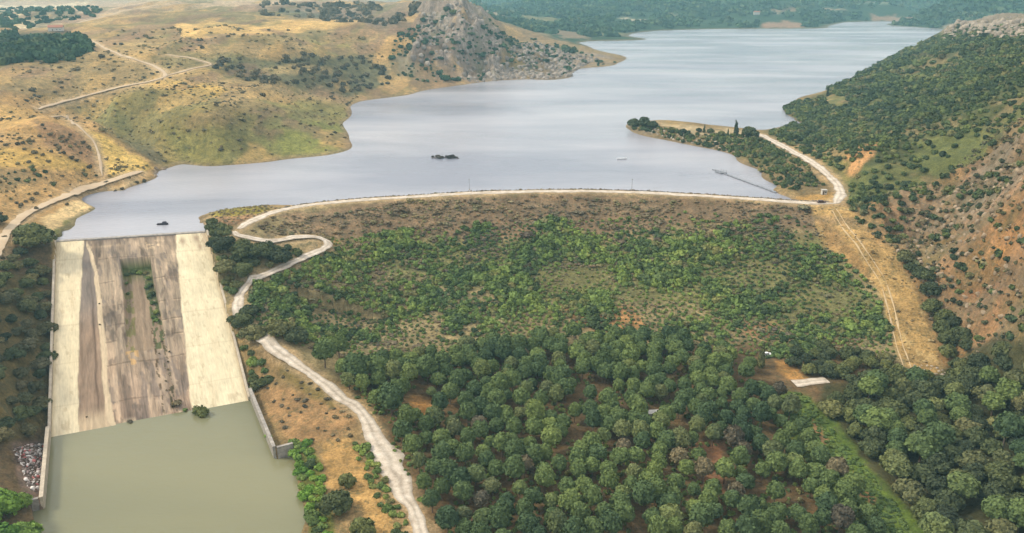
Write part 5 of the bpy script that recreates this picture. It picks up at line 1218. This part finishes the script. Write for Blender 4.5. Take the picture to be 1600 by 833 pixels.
M_GLASS, M_TYRE, M_RIM = paintm('dark_glass', (.03, .035, .04), .1), paintm('tyre_rubber', (.03, .03, .03), .9), paintm('rim_metal', (.4, .4, .42), .4)
def car(P_, rz, c, label):
    t_ = thing('parked_car', label, 'car', P_); t_.rotation_euler = (0, 0, rz); m = paintm('car_paint', c, .3)
    vs, fs = [], []; bx(vs, fs, (0, 0, .62), (4.4, 1.78, .62), (.96, .93)); bx(vs, fs, (-.25, 0, 1.2), (2.7, 1.6, .56), (.7, .84)); body = mesh('body', vs, fs, m, t_, .07)
    vs, fs = [], []; bx(vs, fs, (-.25, 0, 1.19), (2.62, 1.64, .40), (.78, .88)); bx(vs, fs, (-.25, 0, 1.19), (2.76, 1.5, .40), (.76, .88)); mesh('window', vs, fs, M_GLASS, t_)
    for sx in (-1.35, 1.35):
        for sy in (-.82, .82):
            vs, fs = [], []; tube(vs, fs, [(sx, sy - .11, .33), (sx, sy + .11, .33)], [.33, .33], 16); fs += [tuple(range(16))[::-1], tuple(range(16, 32))]
            w_ = mesh('wheel', vs, fs, M_TYRE, t_)
            vs, fs = [], []; o_s = .115 if sy > 0 else -.115; tube(vs, fs, [(sx, sy - .01 + o_s, .33), (sx, sy + .01 + o_s, .33)], [.2, .2], 12); fs += [tuple(range(12))[::-1], tuple(range(12, 24))]; mesh('rim', vs, fs, M_RIM, w_)
    for sy in (-.6, .6):
        vs, fs = [], []; bx(vs, fs, (2.19, sy, .72), (.06, .34, .16)); mesh('headlight', vs, fs, M_RIM, t_)
p = ground(1283, 317.5); car((p[0], p[1], 4.2), .02, (.10, .035, .02), 'dark red brown car parked on the dam crest road near the junction')
p = ground(1197, 556); car((p[0], p[1], p[2] + .05), .1, (.75, .75, .73), 'small white car parked beside the tall cypress below the dam slope')
# poles on the crest
for px, lb in ((733, 'thin grey pole on the crest road, left of the two'), (988, 'thin grey pole on the crest road, right of the two')):
    p = unp(px, 297.5, 4.0); t_ = thing('crest_pole', lb, 'pole', (p[0], p[1] + 2.0, 3.9))
    vs, fs = [], []; tube(vs, fs, [(0, 0, -.4), (0, 0, 3), (0, 0, 6.2)], [.13, .11, .08], 8); mesh('mast', vs, fs, paintm('grey_pole', (.22, .21, .21), .6), t_)
    vs, fs = [], []; bx(vs, fs, (0, 0, 5.9), (1.3, .1, .12)); mesh('crossbar', vs, fs, M_WALLG, t_)
    vs, fs = [], []; bx(vs, fs, (0, 0, .1), (.6, .6, .5), (.8, .8)); mesh('footing', vs, fs, M_WALL, t_)
# boats
def boat(P_, rz, s, c, label, cabin, mname):
    t_ = thing('boat', label, 'boat', P_); t_.rotation_euler = (0, 0, rz); t_.scale = (s, s, s)
    vs, fs = [], []; n_ = 9; ring = []
    for i in range(n_):
        f = i / (n_ - 1); w = .95 * math.sin(math.pi * min(1, .18 + f * .75) ** .9) ** .7 if f < 1 else .04; xx = -2.6 + 5.4 * f; sh = .25 * f * f
        ring.append([(xx, -w, .55 + sh), (xx, -w * .72, -.15), (xx, w * .72, -.15), (xx, w, .55 + sh), (xx, w * .88, .55 + sh), (xx, w * .62, .1), (xx, -w * .62, .1), (xx, -w * .88, .55 + sh)])
    for r__ in ring: vs += r__
    for i in range(n_ - 1):
        for j in range(8): fs.append((i * 8 + j, i * 8 + (j + 1) % 8, (i + 1) * 8 + (j + 1) % 8, (i + 1) * 8 + j))
    fs += [tuple(range(8))[::-1], tuple((n_ - 1) * 8 + j for j in range(8))]
    mesh('hull', vs, fs, paintm(mname, c, .4), t_)
    for xx in (-1.3, .3): vs, fs = [], []; bx(vs, fs, (xx, 0, .4), (.3, 1.35, .07)); mesh('bench', vs, fs, M_BARK, t_)
    if cabin:
        vs, fs = [], []; bx(vs, fs, (-.9 if cabin < 0 else 1.0, 0, .98), (1.9, 1.5, 1.1), (.85, .85)); mesh('cabin', vs, fs, paintm('cabin_paint', tuple(v * 1.6 for v in c), .5), t_, .05)
boat(unp(971, 249, 0), .05, 1.25, (.72, .74, .76), 'small white boat on the lake between the islet and the walkway', 0, 'white_boat_paint')
boat(unp(254, 351, 0) + (0, 0, .05), .1, 1.0, (.028, .02, .03), 'dark low boat with a rounded cabin on the water above the weir', 1, 'dark_boat_paint')
# floating walkway
A0, A1 = unp(1127, 270.5, 0), unp(1213, 302, 0); dv_ = A1 - A0; Lw = np.linalg.norm(dv_); rz = math.atan2(dv_[1], dv_[0])
t_ = thing('floating_walkway', 'long thin grey floating walkway with a small platform in the lake', 'walkway', tuple(A0)); t_.rotation_euler = (0, 0, rz)
M_PONT = paintm('pontoon_grey', (.17, .175, .20), .6)
nseg = 12
for i in range(nseg):
    vs, fs = [], []; x0 = 3 + (Lw - 3) * (i + .5) / nseg; bx(vs, fs, (x0, .15 * math.sin(i * 1.7), .22), ((Lw - 3) / nseg * .93, 1.5, .6), (.98, .9), .012 * math.sin(i)); mesh('pontoon', vs, fs, M_PONT, t_)
vs, fs = [], []; bx(vs, fs, (-.5, 0, .3), (6.5, 4.6, .7), (.98, .98)); mesh('platform', vs, fs, M_PONT, t_, .05)
vs, fs = [], []
for a in (-3.3, -.5, 2.3):
    for b in (-2, 2): tube(vs, fs, [(a, b, .6), (a, b, 1.9)], [.08, .08], 6)
for b in (-2, 2): tube(vs, fs, [(-3.3, b, 1.8), (2.3, b, 1.8)], [.07, .07], 6)
mesh('railing', vs, fs, M_PONT, t_)
vs, fs = [], []; bx(vs, fs, (-6.8, .6, .18), (6.4, 1.0, .5), (.95, .9), .12); mesh('outer_boom', vs, fs, M_PONT, t_)
# islet
p0 = unp(694, 247, 0); t_ = thing('islet', 'dark rocky islet with bare bushes in the middle of the lake', 'islet', tuple(p0)); rng = np.random.default_rng(91)
M_DROCK = mat_rock('islet_rock', (.09, .08, .085), (.17, .15, .15), False); M_BARE = mat_leaf('bare_twigs', [(0, (.05, .042, .04)), (1, (.10, .085, .075))])
for i in range(13):
    V_, F_ = PR_ROCK[rng.integers(8)]; xx = -8 + 17 * i / 12 + rng.normal() * .3; s = rng.uniform(.8, 1.7) * (1 - .3 * abs(xx) / 9)
    me = mk_mesh('rock', V_ * np.array([1.3, 1, .65]) * s + np.array([xx, rng.normal() * 1.3, .05]), F_); me.materials.append(M_DROCK); add_obj('rock', me, None, t_)
for xx, s in ((-7.5, 1.1), (-4.2, 1.6), (-2.6, 1.8), (-1, 1.1), (1.5, 1.2), (3.4, 1.8), (5, 1.9), (6.6, 1.5), (8.6, .9)):
    V_, F_ = PR_BUSH[rng.integers(6)]; me = mk_mesh('bare_bush', V_ * np.array([1.1, 1, .9]) * s + np.array([xx, rng.normal() * .8, .5]), F_); me.materials.append(M_BARE); add_obj('bare_bush', me, None, t_)
# small buildings
M_WHITE = paintm('white_render', (.56, .53, .47), .8, .2); M_SHEET = paintm('white_roof_sheet', (.45, .43, .39), .6, .3); M_TILE = mat_plain('roof_tiles', (.38, .17, .11), (.26, .12, .08), 1.5)
def hut(P_, rz, s, label, gable=True, name='hut'):
    t_ = thing(name, label, 'hut', P_); t_.rotation_euler = (0, 0, rz); lx, ly, h = s
    vs, fs = [], []; bx(vs, fs, (0, 0, h / 2 - .2), (lx, ly, h + .4)); w_ = mesh('wall', vs, fs, M_WHITE, t_)
    vs, fs = [], []
    if gable:
        e_ = .5; k_ = [(-lx/2-e_, -ly/2-e_, h-.15), (lx/2+e_, -ly/2-e_, h-.15), (lx/2+e_, 0, h+ly*.3), (-lx/2-e_, 0, h+ly*.3), (-lx/2-e_, ly/2+e_, h-.15), (lx/2+e_, ly/2+e_, h-.15)]
        vs = k_ + [(a, b, c - .18) for a, b, c in k_]; fs = [(0,1,2,3),(3,2,5,4),(9,8,7,6),(10,11,8,9),(0,6,7,1),(4,5,11,10),(0,3,9,6),(3,4,10,9),(1,7,8,2),(2,8,11,5)]
        mesh('roof', vs, fs, M_TILE, t_)
    else:
        bx(vs, fs, (0, 0, h + .18), (lx + 1.0, ly + 1.0, .22)); mesh('roof', vs, fs, M_SHEET, t_, .04)
    vs, fs = [], []; bx(vs, fs, (-lx * .2, -ly / 2 - .02, 1.0), (.95, .08, 2.0)); mesh('door', vs, fs, M_BARK, t_)
    for xx in (lx * .1, lx * .32): vs, fs = [], []; bx(vs, fs, (xx, -ly / 2 - .02, 1.45), (.9, .08, .9)); mesh('window', vs, fs, M_GLASS, t_)
p = ground(1026, 652); hut(tuple(p), .06, (8.0, 2.0, 2.0), 'low white hut with a flat pale roof in a gap among the pines', False)
p = ground(1160, 622); hut(tuple(p), -.1, (5.0, 3.0, 2.0), 'small cream hut half hidden under a tree near the grassy strip', False)
p = ground(746, 668); hut(tuple(p), .3, (1.9, 1.7, 2.4), 'tiny white hut peeping out between plantation pines', False)
p = ground(1182, 23); hut(tuple(p), 0, (16, 9, 7), 'lone white house on the far green hillside across the lake', True, 'house')
p = ground(88, 48); hut(tuple(p), .3, (15, 8, 4), 'pale farmhouse with red roof beside the dark wood at top left', True, 'house')
# pale kiosk by the junction
p = ground(1287, 303.5); t_ = thing('kiosk', 'small white kiosk on the inner side of the road junction', 'kiosk', tuple(p))
vs, fs = [], []; bx(vs, fs, (0, 0, 1.1), (2.6, 2.0, 2.5)); mesh('wall', vs, fs, M_WHITE, t_, .04)
vs, fs = [], []; bx(vs, fs, (0, 0, 2.5), (3.1, 2.5, .2)); mesh('roof', vs, fs, M_SHEET, t_, .03)
vs, fs = [], []; bx(vs, fs, (-.5, -1.02, .95), (.8, .06, 1.9)); mesh('door', vs, fs, M_BARK, t_)
vs, fs = [], []; bx(vs, fs, (.6, -1.02, 1.4), (.8, .06, .8)); mesh('window', vs, fs, M_GLASS, t_)

# ------------------------------------------------------------------ haze
m_h = bpy.data.materials.new('haze'); m_h.use_nodes = True; t = m_h.node_tree; t.nodes.clear()
oo = t.nodes.new('ShaderNodeOutputMaterial'); pv = t.nodes.new('ShaderNodeVolumePrincipled')
pv.inputs['Color'].default_value = (.44, .85, 1.0, 1); pv.inputs['Density'].default_value = 0.00016; pv.inputs['Anisotropy'].default_value = .1
t.links.new(pv.outputs[0], oo.inputs['Volume'])
vs, fs = [], []; zt = max(float(GZ.max()) + 20, CAM_H + 30); zb = float(GZ.min()) - 1.5
bx(vs, fs, (0, 0, (zt + zb) / 2), (15200, 15200, zt - zb)); hz = mesh('haze', vs, fs, m_h); hz['kind'] = 'stuff'
print('verts', sum(len(m.vertices) for m in bpy.data.meshes), 'objects', len(bpy.data.objects))
